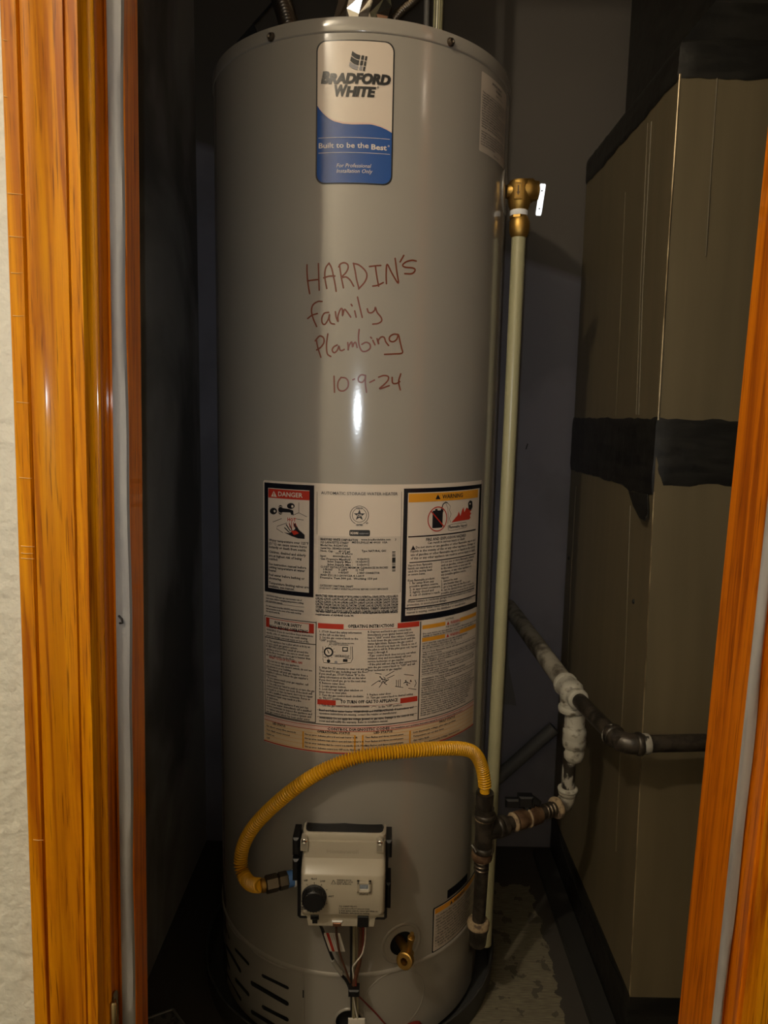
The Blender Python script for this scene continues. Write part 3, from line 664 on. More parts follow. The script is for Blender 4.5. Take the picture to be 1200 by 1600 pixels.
# safety column
d = Decal()
d.frame_((414, 960.5), (493.6, 1129), .0011, L3, 0); d.prect((416, 964), (490.7, 990), L2, 3); d.prect((421.5, 966), (483, 987), L3, 2)
d.text('FOR YOUR SAFETY', 430, 974.6, 4.6, x1=472, bold=.018); d.text('READ BEFORE OPERATING', 422, 980.2, 4.6, x1=481.5, bold=.018)
d.para(['WARNING: If you do not follow these instructions', 'exactly, a fire or explosion may result causing', 'property damage, personal injury or loss of life.'], 417, 984.3, 4.6, 3.2, 490)
d.rect(rad(-32.8), rad(-11.7), ZC - .3533, ZC - .3520, L3, 0)
sl = ['A. This appliance has a pilot which is lit by an', '     electric spark gas ignition system.', 'B. BEFORE LIGHTING smell all around the', '     appliance area for gas. Be sure to smell next', '     to the floor because some gas is heavier than', '     air and will settle on the floor.',
      'R', '     * Do not try to light any appliance.', '     * Do not touch any electric switch; do not use', '        any phone in your building.', '     * Immediately call your gas supplier from a', '        neighbor\u2019s phone. Follow the gas supplier\u2019s', '        instructions.', '     * If you cannot reach your gas supplier, call', '        the fire department.',
      'C. Use only your hand to push in or turn the gas', '     control knob. Never use tools. If the knob will', '     not push in or turn by hand, don\u2019t try to repair', '     it, call a qualified service technician. Force or', '     attempted repair may result in a fire', '     or explosion.', 'D. Do not use this appliance if any part has', '     been under water. Immediately call a qualified', '     service technician to inspect the appliance and', '     to replace any part of the control system and', '     any gas control which has been under water.']
d.para([q if q != 'R' else '' for q in sl], 417, 1001.2, 4.42, 3.1, 488.5)
d.text('WHAT TO DO IF YOU SMELL GAS', 421, 1001.2 + 6 * 4.42, 3.3, x1=473, m=3, bold=.012)
dbuild(d, 'safety_column', ['print', 'blackpanel', 'label', 'red'], lab)
# operating column
d = Decal()
t0, t1, t2 = rad(-11), rad(25.9), rad(57.4)
d.line([(494.4, 971), (493, 1129)], 1.0, L3, 0); d.rect(rad(26.2), rad(26.6), ZC - .4800, ZC - .3185, L3, 0); d.rect(rad(57.2), rad(57.5), ZC - .4830, ZC - .1030, L3, 0)
d.rect(rad(-33), rad(57.4), ZC - .4816, ZC - .4803, L3, 0)
d.rect(t0, t1, ZC - .3262, ZC - .3178, L2, 3); d.rect(rad(-1.8), rad(17.4), ZC - .3256, ZC - .3176, L3, 2); d.text('OPERATING INSTRUCTIONS', 543.5, 980.4, 4.8, x1=615.5, bold=.018)
d.para(['1. STOP! Read the safety information', '    at the left on this label.', '2. Set the gas control knob to the', '    "OFF" position.'], 499.5, 987.6, 4.6, 3.3, 565)
d.text('GAS CONTROL KNOB SHOWN', 514.5, 1004.8, 1.8, x1=553, bold=.01); d.text('IN "OFF" POSITION', 514.5, 1007.5, 1.8, x1=544, bold=.01)
d.disc((513.5, 1018.5), 7.8, L3, 0, 24); d.disc((513.5, 1018.5), 5.2, L4, 2, 20); d.line([(511.5, 1014.5), (514.5, 1020.5)], 1.3, .0015, 0)
for a in range(0, 360, 30): d.line([(513.5 + 8.5 * cos(rad(a)), 1018.5 + 8.5 * sin(rad(a))), (513.5 + 10.6 * cos(rad(a)), 1018.5 + 10.6 * sin(rad(a)))], .6, L3, 0)
for L_ in ([(504.5, 1010), (504.5, 1026), (548, 1028.5), (548, 1010)], [(550.5, 1010), (551, 1029), (548, 1035), (530, 1037), (506, 1035), (504.5, 1028)], [(523, 1025.5), (545, 1026.5)]): d.line(L_, .8, L3, 0)
d.prect((535, 1010.5), (543.5, 1018), L3, 0); d.prect((536.5, 1011.8), (542, 1016), L4, 2); d.disc((513.5, 1032.5), 2.8, L3, 0, 12); d.disc((525, 1034.5), 2.4, L3, 4, 12); d.prect((536, 1029.5), (543, 1034), L3, 0); d.text('IGNITER BUTTON', 524, 1024.7, 2, x1=546, bold=.01)
d.para(['3. Wait five (5) minutes to clear out any gas.', '    Then smell for gas, including near the floor.', '    If you smell gas, STOP! Follow "B" in the', '    safety information at the left on this label.', '    If you don\u2019t smell gas, go to the next step.', '4. Remove outer door.', '5. Locate igniter button.', '6. Look through sight glass window on', '    inner door to view pilot.', '7. Turn the gas control knob clockwise', '         to "PILOT" position.'], 499, 1044, 4.72, 3.3, 575)
d.para(['8. Depress and hold in gas control knob.', '    Immediately press igniter button until you', '    hear a "click" sound, then release. Continue', '    to hold down the gas control knob until the', '    status light blinks. Release the gas control', '    knob. It should pop back out. Check to see if', '    the pilot is still lit. If the pilot goes out, repeat', '    steps 2 through 8.', '  \u2022 If gas control knob does not pop out when', '    released, stop and immediately call your', '    service technician or gas supplier.', '  \u2022 If the pilot will not stay lit after several tries,', '    turn the gas control knob to "OFF" and call', '    your technician or gas supplier.'], 574.5, 988.5, 4.62, 3.3, 651)
random.seed(3)
for (cx, cy, n_) in ((596, 1062, 16), (636, 1066, 14)):
    for i in range(n_):
        a = random.uniform(0, 2 * pi); q = random.uniform(1, 8); x0, y0 = cx + q * cos(a), cy + .8 * q * sin(a)
        d.line([(x0, y0), (x0 + random.uniform(-5, 5), y0 + random.uniform(-3.5, 3.5))], random.uniform(.5, 1.6), L3, 0)
for L_ in ([(580, 1071), (592, 1063)], [(592, 1074), (599, 1064)], [(602, 1056), (616, 1048)], [(604, 1060), (616, 1054.5)], [(586, 1051.5), (596, 1053)], [(617, 1072), (650, 1077)], [(619, 1062), (619, 1073)], [(622, 1062), (622, 1073)], [(625, 1061), (625, 1073)], [(631, 1053.5), (646, 1055)], [(648, 1062), (650, 1067), (647, 1073)]): d.line(L_, .9, L3, 0)
d.para(['9. Replace outer door.', '10. Turn gas control knob to desired setting.'], 573, 1086.6, 4.7, 3.3, 645)
d.rect(t0, t1, ZC - .4490, ZC - .4405, L2, 3); d.rect(rad(-4.3), rad(19.1), ZC - .4484, ZC - .4403, L3, 2); d.text('TO TURN OFF GAS TO APPLIANCE', 532, 1098.2, 4.8, x1=621, bold=.018)
d.text('1. Turn the gas control knob counterclockwise', 499, 1102.4, 3.4, x1=577); d.line([(580, 1105.5), (582, 1103.4), (585, 1103), (588, 1104.5)], .6, L3, 0); d.text('to the "OFF" position.', 591, 1105.5, 3.4, x1=628)
d.rect(t0, t1, ZC - .4580, ZC - .4574, L3, 0); d.text('Read and follow water heater WARNINGS and INSTRUCTIONS. If instructions and', 499, 1110.2, 3.4, x1=645, bold=.012); d.text('operation instructions are missing, contact the retailer or manufacturer.', 499, 1115.0, 3.4, x1=620)
d.rect(t0, t1, ZC - .4695, ZC - .4689, L3, 0); d.text('WARNING: Do not apply line voltage (power) to gas valve. Damage to the controls may', 499, 1122.0, 3.4, x1=646, bold=.008); d.text('occur and will nullify the warranty. Refer to installation manual.', 499, 1126.8, 3.4, x1=606)
dbuild(d, 'operating_column', ['print', 'blackpanel', 'label', 'red', 'grey_print'], lab)
# right column of warnings
d = Decal()
tA, tB = rad(27.2), rad(57)
for z0 in (-.3255, -.3462):
    d.rect(tA, rad(37.6), ZC + z0 - .0065, ZC + z0, L2, 3); d.rect(rad(45.6), tB, ZC + z0 - .0065, ZC + z0, L2, 3)
    tt, zz = rad(38.2), ZC + z0 - .0062; d.m = 4; d.add([cyl(tt, zz, R + L3), cyl(tt + .0058 / R, zz, R + L3), cyl(tt + .0029 / R, zz + .0058, R + L3)], [(0, 1, 2)])
def tdeg(s_, t, z, h, w_, bold=0, m=0, lay=L4):   # text by angle, height and width in metres
    vs, fs, a, b = glyphs(s_, bold, 0, 1); sx = w_ / (b - a); sy = h / CAPH; d.m = m
    d.add([cyl(rad(t) + (x - a) * sx / R, ZC + z + y * sy, R + lay) for x, y in vs], fs)
for z0 in (-.3315, -.3522): tdeg('WARNING', 40, z0 + .0002, .0048, .0235, .01, 4)
tdeg('NOTICE', 37.5, -.3233, .0026, .018); tdeg('FOR YOUR SAFETY', 37.8, -.3362, .0030, .033, .008)
W_ = (57 - 27.2) * pi / 180 * R
rows = [('Do not store or use gasoline or other flammable vapors and', -.3405, 1), ('liquids or liquids in the vicinity of this or any other appliance.', -.3442, .93), ('HOT WATER CAN PRODUCE 3RD DEGREE BURNS', -.3570, .78), ('IN LESS THAN 6 SECONDS AT 140 F (60 C)', -.3608, .66), ('IN 30 SECONDS AT 130 F (54 C)', -.3646, .54), None,
        ('Vapors from flammable liquids will explode and catch fire causing', -.3708, .98), ('death or severe burns.', -.3745, .30), None, ('The appliance must be installed in accordance with local codes,', -.3795, .99), ('in the absence of local codes, the National Fuel Gas Code, ANSI', -.3832, 1), ('Z223.1/NFPA 54 and installation codes. Not for use at installation', -.3869, .99), ('home above floors.', -.3906, .36), None,
        ('CAUTION: Operation at this water heater is not recommended', -.3955, .95), ('manufacturers. Any use with fluid that is a system with high', -.3992, .97), ('liquids, will result in serious damage to manufacturers and will', -.4029, .95), ('void and void the warranty.', -.4066, .42), None,
        ('STATE OF CALIFORNIA NOTICE', -.4112, .5), ('WARNING: This water heater must be securely braced, anchored', -.4150, .98), ('avoid falling or moving during an earthquake. See instruction for', -.4187, 1), ('installation procedures.', -.4224, .38), ('WARNING: If not installed, operated and maintained in accordance', -.4261, .98), ('manufacturer\u2019s instructions, this product could expose you to', -.4298, .95), ('in the fuel or other fuel combustion which can cause death or', -.4335, .95), ('illness including cancer, birth defects or other reproductive', -.4372, .9), None,
        ('SUITABLE FOR WATER (POTABLE) HEATING AND SPACE HEATING', -.4420, 1), ('Toxic chemicals, such as used for boiler treatment, shall not be', -.4457, 1), ('into potable water heater used for space heating. When this', -.4494, .95), ('shall be connected to any existing space heating system or', -.4531, .93), ('previously used with a nonpotable water heating appliance.', -.4568, .9), ('Outlet water must be tempered before use where required.', -.4605, .88), ('Install in accordance with local plumbing regulations.', -.4642, .84), ('See manual for clearance and vent size, minimum height.', -.4679, .86), ('Keep this label in place for the life of the appliance.', -.4716, .8), ('Drain pan required where leakage may cause damage.', -.4753, .8)]
pz = -.3646
for r_ in rows:
    if r_ is None: d.rect(tA, tB, ZC + pz - .0022, ZC + pz - .0018, L3, 0); continue
    s_, z_, k_ = r_; pz = z_; tdeg(s_, 27.4 + (7.5 if s_.startswith('STATE') else 0), z_, .0025, W_ * k_ * .99, .01)
d.rect(tA, tB, ZC - .3459, ZC - .3456, L3, 0)
dbuild(d, 'notice_column', ['print', 'blackpanel', 'label', 'orange', 'red'], lab)
# diagnostic code table
d = Decal()
d.rect(rad(-33), rad(57.4), ZC - .5262, ZC - .4845, L2, 5); d.rect(rad(-33), rad(57.4), ZC - .4905, ZC - .4845, L3, 6)
for z_ in (-.4842, -.4908): d.rect(rad(-33), rad(57.4), ZC + z_ - .0004, ZC + z_ + .0004, L4, 4)
d.rect(rad(-33.2), rad(57.8), ZC - .5278, ZC - .5258, L4, 4)
tdeg('CONTROL DIAGNOSTIC CODES', -7.2, -.4895, .0042, .098, .012, 0); tdeg('See installation and operation instruction manual for proper troubleshooting procedures.', 15.8, -.4892, .0026, .145, .004, 0)
for (a, z_, s_, w_) in ((-29, -.4952, 'LED STATUS', .024), (-11, -.4952, 'OPERATIONAL STATUS', .052), (9.5, -.4952, 'LED STATUS', .030), (36, -.4952, 'FAULT STATUS', .036)): tdeg(s_, a, z_, .0036, w_, .014)
for i in range(5):
    z_ = -.4968 - i * .0068; 
    if i: tdeg(['', 'Not an error. Indicates pilot is lit and main burner is off.', 'Not an error. Indicates main valve is open and main burner is lit.', 'Not an error. Indicates that the control is in standby mode. Pilot lit.', 'Not an error. Indicates control is in OFF mode. Pilot is off.'][i], -15.6, z_ + .0018, .0028, [0, .084, .094, .100, .088][i], .006)
    if i: tdeg(['', 'Six short every five seconds', 'Two flash every second', 'Solid on', 'Off'][i], -32, z_ + .0018, .0027, [0, .056, .045, .016, .007][i], .006)
    if i: tdeg(['', 'Two flashes and three second pause', 'Four flashes and three second pause', 'Five flashes and three second pause', 'LED solid (three flash operation)'][i], 6.4, z_ + .0018, .0028, .062, .006)
    if i: tdeg(['', 'Low thermopile voltage, pilot valve problem', 'Temperature cut out shut down', 'Gas valve fault', 'Replace pilot thermopile voltage detected low'][i], 24.5, z_ + .0018, .0028, [0, .088, .06, .03, .10][i], .006)
    d.rect(rad(-33), rad(2.5), ZC + z_ - .0002, ZC + z_ + .0002, L3, 3); d.rect(rad(5.5), rad(57.4), ZC + z_ - .0002, ZC + z_ + .0002, L3, 3)
for a in (-16.6, 2.4, 5.2, 22.9): d.rect(rad(a), rad(a + .6), ZC - .524, ZC - .4968, L4, 3)
dbuild(d, 'code_table', ['print', 'blackpanel', 'label', 'orange', 'red', 'yellow', 'pink'], lab)
# ---- sticker high on the right side
st_ = dbuild(sheet(rrect(rad(47.2), rad(69), ZC + .4005, ZC + .5125, .002), L1, 0), 'warranty_sticker', 'label2', heater, label='text sticker high on the right side')
d = Decal(); random.seed(5)
tdeg('IMPORTANT WARRANTY', 54, .503, .0032, .036, .01); tdeg('INFORMATION', 57, .497, .0032, .024, .01); tdeg('Register this product now.', 57, .491, .0025, .03)
fill = ['This water heater is covered by a limited', 'warranty against tank leakage for a period', 'beginning on the date of installation. The', 'warranty does not cover labor charges or', 'damage caused by misuse, lack of service,', 'or failure to follow the instructions given', 'in the owner manual. Keep your receipt as', 'proof of purchase and record the model', 'and serial numbers shown on the plate.']
for i in range(14): tdeg(fill[i % 9], 47.8, .4835 - i * .0037, .0023, .088 * (.6 if i % 6 == 5 else .97), .01)
for i in range(6): tdeg(fill[(i + 3) % 9], 47.8, .4285 - i * .0037, .0023, .088 * (.97 if i < 5 else .5), .01)
tdeg('1-800-000-0000', 57, .4035, .002, .02)
dbuild(d, 'sticker_text', ['print'], st_)
# ---- small warning sticker low on the right, black strip above it
ws = sheet(rrect(rad(36), rad(68), ZC - .9100, ZC - .8262, .0025), L1, 0); sheet(rrect(rad(36.5), rad(67.6), ZC - .9080, ZC - .8282, .0018), L2, 1, ws)
ws = dbuild(ws, 'combustion_sticker', ['blackpanel', 'label2'], heater, label='small warning sticker low on the right side')
d = Decal(); d.rect(rad(36.9), rad(67.2), ZC - .8385, ZC - .8290, L3, 1)
d.m = 0; d.add([cyl(rad(45.2), ZC - .8375, R + L4), cyl(rad(46.8), ZC - .8375, R + L4), cyl(rad(46), ZC - .8305, R + L4)], [(0, 1, 2)]); tdeg('WARNING', 47.5, -.8372, .0055, .036, .02)
wl = ['To reduce the risk of property damage, serious', 'injury or death, keep the area around the heater', 'clear. Inadequate combustion and ventilation air', 'can cause carbon monoxide poisoning.', '\u2022 Do not block the flow of air into the base', '\u2022 Do not store flammable materials nearby', '\u2022 Keep lint, dust and oil away from openings', 'Lint, dirt or oil on screens will starve the', 'burner of air and may shut the unit down.', '\u2022 Read the owner\u2019s manual before use', '\u2022 Call a qualified person for service']
for i, s_ in enumerate(wl): tdeg(s_, 37.4, -.8455 - i * .0056, .0032, .128 * (1 if i % 4 != 3 else .72), .012)
dbuild(d, 'sticker_text', ['print', 'orange'], ws)
dbuild(sheet(rrect(rad(43.6), rad(58), ZC - .8230, ZC - .8075, .001), L1, 0), 'black_strip', 'blackpanel', heater, label='short black strip decal')
# ---- handwriting in brown-red marker
HW = [[(108, 185), (108, 240), (112, 300), (120, 370), (131, 430)], [(205, 175), (207, 250), (209, 320), (212, 400)], [(112, 322), (150, 316), (205, 310)],
      [(296, 170), (270, 205), (260, 250), (262, 310), (276, 386)], [(296, 170), (318, 215), (335, 290), (347, 350), (356, 410)], [(250, 296), (295, 282), (345, 280)],
      [(385, 185), (392, 240), (402, 300), (418, 380)], [(378, 202), (395, 176), (425, 167), (452, 180), (458, 210), (440, 250), (402, 292), (440, 288), (475, 315), (505, 366)],
      [(505, 178), (518, 240), (530, 310), (550, 386)], [(502, 172), (550, 186), (600, 230), (618, 275), (600, 330), (548, 390)],
      [(640, 199), (690, 193), (736, 190)], [(690, 195), (700, 270), (717, 366)], [(668, 366), (712, 358), (757, 336)],
      [(784, 345), (782, 260), (790, 180), (830, 255), (885, 342), (872, 240), (858, 130)], [(932, 104), (900, 160)],
      [(1037, 152), (1000, 146), (950, 160), (922, 188), (945, 205), (1010, 212), (1028, 232), (1000, 260), (940, 260)],
      [(236, 497), (200, 498), (160, 525), (146, 575), (160, 640), (190, 710)], [(114, 642), (150, 615), (196, 600)],
      [(292, 590), (255, 598), (234, 640), (240, 684), (262, 690), (288, 650), (300, 606), (298, 650), (312, 682), (342, 690)],
      [(350, 585), (356, 630), (372, 668), (372, 620), (392, 565), (408, 562), (410, 620), (425, 566), (445, 580), (480, 630)],
      [(484, 522), (492, 534)], [(514, 578), (526, 630)], [(538, 460), (556, 540), (578, 632)],
      [(621, 560), (632, 590), (660, 592), (684, 570), (690, 546), (705, 590), (738, 632), (742, 664), (712, 684), (668, 690)],
      [(188, 826), (200, 890), (226, 972)], [(178, 832), (215, 792), (248, 806), (252, 846), (226, 886), (190, 910)],
      [(285, 774), (274, 860), (280, 940), (310, 966)],
      [(365, 868), (336, 884), (322, 912), (340, 934), (366, 912), (380, 878), (388, 908), (404, 916), (425, 905)],
      [(455, 848), (458, 880), (458, 912), (466, 874), (488, 842), (496, 884), (506, 856), (522, 846), (534, 888)],
      [(552, 736), (546, 800), (552, 870), (575, 918), (612, 920), (645, 895), (642, 860), (610, 845), (575, 862)],
      [(650, 802), (658, 810)], [(668, 828), (686, 866)], [(704, 814), (718, 862), (716, 828), (740, 800), (765, 804), (778, 840), (802, 872)],
      [(884, 778), (845, 776), (812, 798), (812, 830), (842, 840), (872, 818), (886, 780), (900, 840), (912, 890), (918, 936), (850, 944), (768, 948)],
      [(338, 1134), (342, 1270)], [(398, 1144), (374, 1180), (370, 1228), (388, 1256), (425, 1256), (456, 1225), (458, 1178), (436, 1150), (398, 1144)], [(498, 1164), (512, 1158)],
      [(606, 1128), (570, 1122), (546, 1146), (548, 1176), (575, 1186), (600, 1160), (606, 1128), (604, 1190), (614, 1270)], [(643, 1186), (682, 1166)],
      [(718, 1142), (760, 1128), (798, 1136), (798, 1166), (765, 1204), (724, 1240), (770, 1228), (808, 1214)], [(832, 1144), (836, 1190), (866, 1196), (898, 1180)], [(906, 1114), (888, 1180), (902, 1250)]]
ys_ = [min(p[1] for p in q) for q in HW]
HWS = [next(i for i, y in enumerate(ys_) if y > t and all(z > t - 60 for z in ys_[i:])) for t in (450, 735, 1100)]
d = Decal()
for hi, q in enumerate(HW):
    if HWS and hi in HWS: dbuild(d, 'handwriting', 'marker', heater, label='handwritten line in brown-red marker'); d = Decal()
    P = [V((460 + x / 5.4545, 380 + y / 5.4545, 0)) for x, y in q]; P = smoothpath(P, 5) if len(P) > 2 else P
    for i, p in enumerate(P): pass
    d.line([(p.x, p.y) for p in P], 2.3, .0003, 0)
    for e in (P[0], P[-1]): d.disc((e.x, e.y), 1.2, .0003, 0, 10)
dbuild(d, 'handwriting', 'marker', heater, label='handwritten note in brown-red marker')

# ------------------------------------------------------------------ pressed details on the jacket
mb = MB(); mb.m = 0   # long emboss above the louvres, moulded knock-outs
def emboss(t0, t1, z0, z1, h, name):
    mb = MB(); n = 16; vs = []
    for i in range(n + 1):
        t = t0 + (t1 - t0) * i / n; e = min(1, 6 * min(i, n - i) / n)
        vs += [cyl(t, z0, R - .0003), cyl(t, z0 + (z1 - z0) * .3, R + h * e), cyl(t, z0 + (z1 - z0) * .7, R + h * e), cyl(t, z1, R - .0003)]
    mb.add(vs, [(i * 4 + k, i * 4 + k + 1, i * 4 + k + 5, i * 4 + k + 4) for i in range(n) for k in range(3)]); mb.build(name, 'heater', heater, 60)
emboss(rad(-41), rad(-22.6), ZC - .9235, ZC - .9135 - .006, .0022, 'pressed_rib'); emboss(rad(-62), rad(-48), ZC - .9225, ZC - .9190, .0022, 'pressed_rib')
# shallow pressed ring around the drain opening
T = frame(cyl(td, zd, R), (sin(td), -cos(td), 0))
def wrapring(t, z, r0, prof, n=48):
    mb = MB(); vs = []
    for dr, h in prof:
        for i in range(n):
            a = 2 * pi * i / n; q = r0 + dr; vs.append(cyl(t + q * cos(a) / R, z + q * sin(a), R + h))
    k = len(prof); mb.add(vs, [(j * n + i, j * n + (i + 1) % n, (j + 1) * n + (i + 1) % n, (j + 1) * n + i) for j in range(k - 1) for i in range(n)]); return mb
wrapring(td, zd, .034, [(-.0035, -.0002), (-.0015, .0010), (0, .0014), (.0012, .0010), (.003, -.0002)]).build('drain_escutcheon', 'heater', heater, 60)
lips([dh], depth=.02).build('drain_hole_edge', 'inside', heater, 40)
# inner access door panel, held by the lower jacket
dr_ = thing  # (alias keeps builders short)
def panel():
    t0, t1, z1 = rad(-15.9), rad(52), ZB - .0055; mb = MB(); n = 36; h = .0022
    hole = circ_hole(tp, zp, .0235, 36)
    return mb
mb = MB(); mb.m = 0
for (t0, t1, z0, z1) in ((rad(-16.1), rad(-15.4), .016, ZB - .006),):
    q = MB(); Decal.rect(q, t0, t1, z0, z1, .0024, 0); mb.add(q.v, q.f)
    mb.add([cyl(t0, z0, R), cyl(t0, z1, R), cyl(t0, z0, R + .0024), cyl(t0, z1, R + .0024)], [(0, 1, 3, 2)]); mb.add([cyl(t1, z0, R), cyl(t1, z1, R), cyl(t1, z0, R + .0024), cyl(t1, z1, R + .0024)], [(0, 1, 3, 2)])
mb.build('access_door_edge', 'heater', heater, 30)
z_ = tz(475, 1551)[1]; mb = MB(); mb.v = []; q = Decal(); q.rect(rad(-15.9), rad(-15.35), z_ - .007, z_ + .007, .0030, 0); q.build('door_catch', 'inside', heater, 30, fix=False)
wrapring(tp, zp, .0215, [(0, .0), (.0002, .0018), (.0028, .0018), (.004, 0)], 40).build('pilot_grommet', 'heater', heater, 60)
wrapring(rad(20), ZC - .972, .055, [(-.0016, -.0003), (-.0006, .0005), (.0006, .0005), (.0016, -.0003)], 60).build('pressed_circle', 'heater', heater, 60)
# bright corner clip at the lower right of the jacket
q = Decal(); q.rect(rad(63), rad(70), ZC - .988, ZC - .950, .0012, 0); q.build('corner_clip', 'dsteel', heater, 30, fix=False)
# red tip of burner cover and its neighbour at the very bottom
for px, py, rr in ((641, 1604, .020), (470, 1606, .010)):
    t, z = tz(px, py); p = V(cyl(t, z, R + .001)); mb = MB(); mb.lathe([(rr, 0), (rr, .003), (rr * .8, .006), (.0005, .007)], frame(p, (sin(t), -cos(t), 0)) @ Matrix.Diagonal((1, .45, 1, 1)), 24); mb.build('red_plug', 'wirer', heater, 40)

# ------------------------------------------------------------------ drain valve (brass)
dv = MB(); n_ = V((sin(td), -cos(td), 0)); p0 = V(cyl(td, zd, R - .012))
dv.lathe([(.0075, 0), (.0075, .030), (.0095, .031), (.0095, .040), (.008, .042)], frame(p0, n_), 20)
drain = dv.build('drain_valve', 'brass', heater, 40, label='small brass drain valve')
pe = p0 + n_ * .040
dd = (on_c(634, 1499, R + .038) - pe).normalized(); sp = MB()
sp.lathe([(.0085, 0), (.0095, .006), (.0115, .010), (.0135, .012), (.0135, .021), (.0118, .022), (.0118, .0225), (.006, .0225), (.006, .012)], frame(pe, dd), 24, caps=False)
sp.build('hose_outlet', 'brass', drain, 40)
sp = MB(); ps = pe + dd * .004; pk = on_c(643, 1463, R + .042); sp.tube([ps, pk], .0048, 12); sp.lathe([(.0058, -.008), (.0058, -.002), (.0035, -.001), (.0035, .006), (.003, .007)], frame(pk, pk - ps), 14); sp.build('stem', 'brass', drain, 40)

# ------------------------------------------------------------------ gas control valve
gv = bpy.data.objects.new('gas_control_valve', None); COL.objects.link(gv); gv.location = on_y(535, 1370, -.29); gv.parent = heater; gv.matrix_parent_inverse = wm(heater).inverted()
gv['label'] = 'beige and black gas control valve with round knob'
YV = -.333
def gx(px, py, Y=YV): return on_y(px, py, Y).x
# black rear housing
zt_ = on_y(535, 1285, -.245).z; zb_ = on_y(535, 1440, -.30).z; xa, xb = gx(466, 1370, -.285), gx(606, 1370, -.285)
mb = MB(); prof = [(xa + .004, zb_), (xb - .004, zb_), (xb, zb_ + .004), (xb, zt_ - .020), (xb - .010, zt_ - .003), ((xa + xb) / 2, zt_ + .002), (xa + .010, zt_ - .003), (xa, zt_ - .020), (xa, zb_ + .004)]
mb.prism(prof, -.294, -.235)
for i in range(7): x = xa + .014 + (xb - xa - .028) * i / 6; mb.box((x - .006, -.300, zt_ - .01), (x + .006, -.262, zt_ + .0035 - abs(i - 3) * .0012), bev=.001)
for (x0, x1, ya, yb) in ((458, 468, 1305, 1332), (458, 468, 1338, 1372), (603, 612, 1309, 1336), (603, 610, 1375, 1415)):
    a, b = on_y(x0, ya, -.295), on_y(x1, yb, -.295); mb.box((a.x, -.304, a.z), (b.x, -.262, b.z), bev=.003)
mb.build('housing', 'blackp', gv, 35)
# beige moulded cover: profile swept across with rounded cheeks
pf = [(1300, -.3015), (1301.5, -.3045), (1305, -.3060), (1313, -.3065), (1315.5, -.3095), (1319, -.3100), (1330, -.3110), (1341, -.3125), (1345, -.3155), (1366, -.3320), (1370, -.3338), (1425, -.3365), (1429.5, -.3345), (1431, -.3290)]
prof = [(Y, on_y(535, y, Y).z) for y, Y in pf]; x0, x1 = gx(469, 1370), gx(602.5, 1370); W = x1 - x0
cols = [(0, .030), (0, .014), (.0012, .006), (.003, .0022), (.006, .0005), (.010, 0)]
cols = [(x0 + a, b) for a, b in cols] + [(x1 - a, b) for a, b in reversed(cols)]
mb = MB(); vs = []
for x, off in cols:
    for i, (Y, z) in enumerate(prof):
        e = .004 if i == len(prof) - 1 else 0
        vs.append((x + (.0035 * (1 if x < (x0 + x1) / 2 else -1) if i < 2 else 0), Y + off + e, z))
n = len(prof); mb.add(vs, [(c * n + i, c * n + i + 1, (c + 1) * n + i + 1, (c + 1) * n + i) for c in range(len(cols) - 1) for i in range(n - 1)])
# underside and lower apron
zb2 = prof[-1][1]; a = on_y(482, 1444, -.325); b = on_y(584, 1444, -.325)
mb.box((x0 + .001, -.3290, zb2 - .001), (x1 - .001, -.30, zb2 + .003)); cover = mb.build('cover', 'beige', gv, 40, label='beige plastic cover')
mb = MB(); mb.prism([(a.x, a.z), (b.x, a.z), (b.x + .002, zb2 - .004), (b.x + .010, zb2 + .002), (a.x - .006, zb2 + .002), (a.x - .002, zb2 - .004)], -.3275, -.295); mb.build('apron', 'beige', gv, 30)
for sx_, sy_ in ((475.5, 1313), (593.5, 1315.5)):
    p = on_y(sx_, sy_, -.3125); mb = MB(); poly = []
    for i in range(9): aa = pi * i / 8; poly.append((p.x + .0055 * cos(aa), p.z + .0055 * sin(aa)))
    poly += [(p.x - .0055, p.z - .016), (p.x + .0055, p.z - .016)]
    mb.m = 0; mb.prism(poly, -.3142, -.300)
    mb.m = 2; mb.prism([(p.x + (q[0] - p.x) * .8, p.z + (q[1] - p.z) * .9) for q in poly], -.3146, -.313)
    mb.m = 1; mb.lathe([(.0040, -.0002), (.0040, .0012), (.003, .0020), (.0012, .0010), (.0001, .0010)], frame((p.x, -.3146, p.z), (0, -1, 0)), 16)
    mb.build('screw', ['beige', 'chrome', 'beiged'], cover, 30)
# knob
p = on_y(491, 1401, -.336); kc = V((p.x, -.333, p.z)); mb = MB(); n = 48; T = frame(kc, (0, -1, 0)); pr = [(.0185, 0), (.0185, .004), (.0168, .005), (.0165, .015), (.0150, .017), (.0001, .0172)]
mb.lathe(pr, T, n)
for i in range(24):
    a = 2 * pi * i / 24; c_, s_ = cos(a), sin(a); mb.box((-.0006, .0160, .0045), (.0006, .0175, .0150), T @ Matrix.Rotation(a, 4, 'Z'))
mb.build('knob', 'blackp', gv, 30)
mb = MB(); mb.m = 0
def ptext(mb, s_, px, py, hpx, x1=None, bold=0, Y=-.3372):
    vs, fs, a, b = glyphs(s_, bold, 0, 1); p = on_y(px, py, Y); h = on_y(px, py - hpx, Y).z - p.z; sy = h / CAPH; sx = ((on_y(x1, py, Y).x - p.x) / (b - a)) if x1 else sy
    def Yz(z): # ride on the front face, which tilts a little
        return -.3338 + (-.3365 + .3338) * (prof[10][1] - z) / (prof[10][1] - prof[11][1]) - .0004
    mb.add([(p.x + (x - a) * sx, Yz(p.z + y * sy), p.z + y * sy) for x, y in vs], fs)
for s_, x_, y_, x1_ in (('OFF', 474, 1379, 480.5), ('PILOT', 486, 1376.5, 495), ('LOW', 500, 1380, 508), ('HOT', 514, 1403, 521.5), ('VERY', 470, 1419, 476), ('HOT', 470, 1422.5, 476)): ptext(mb, s_, x_, y_, 2.8, x1_, .01)
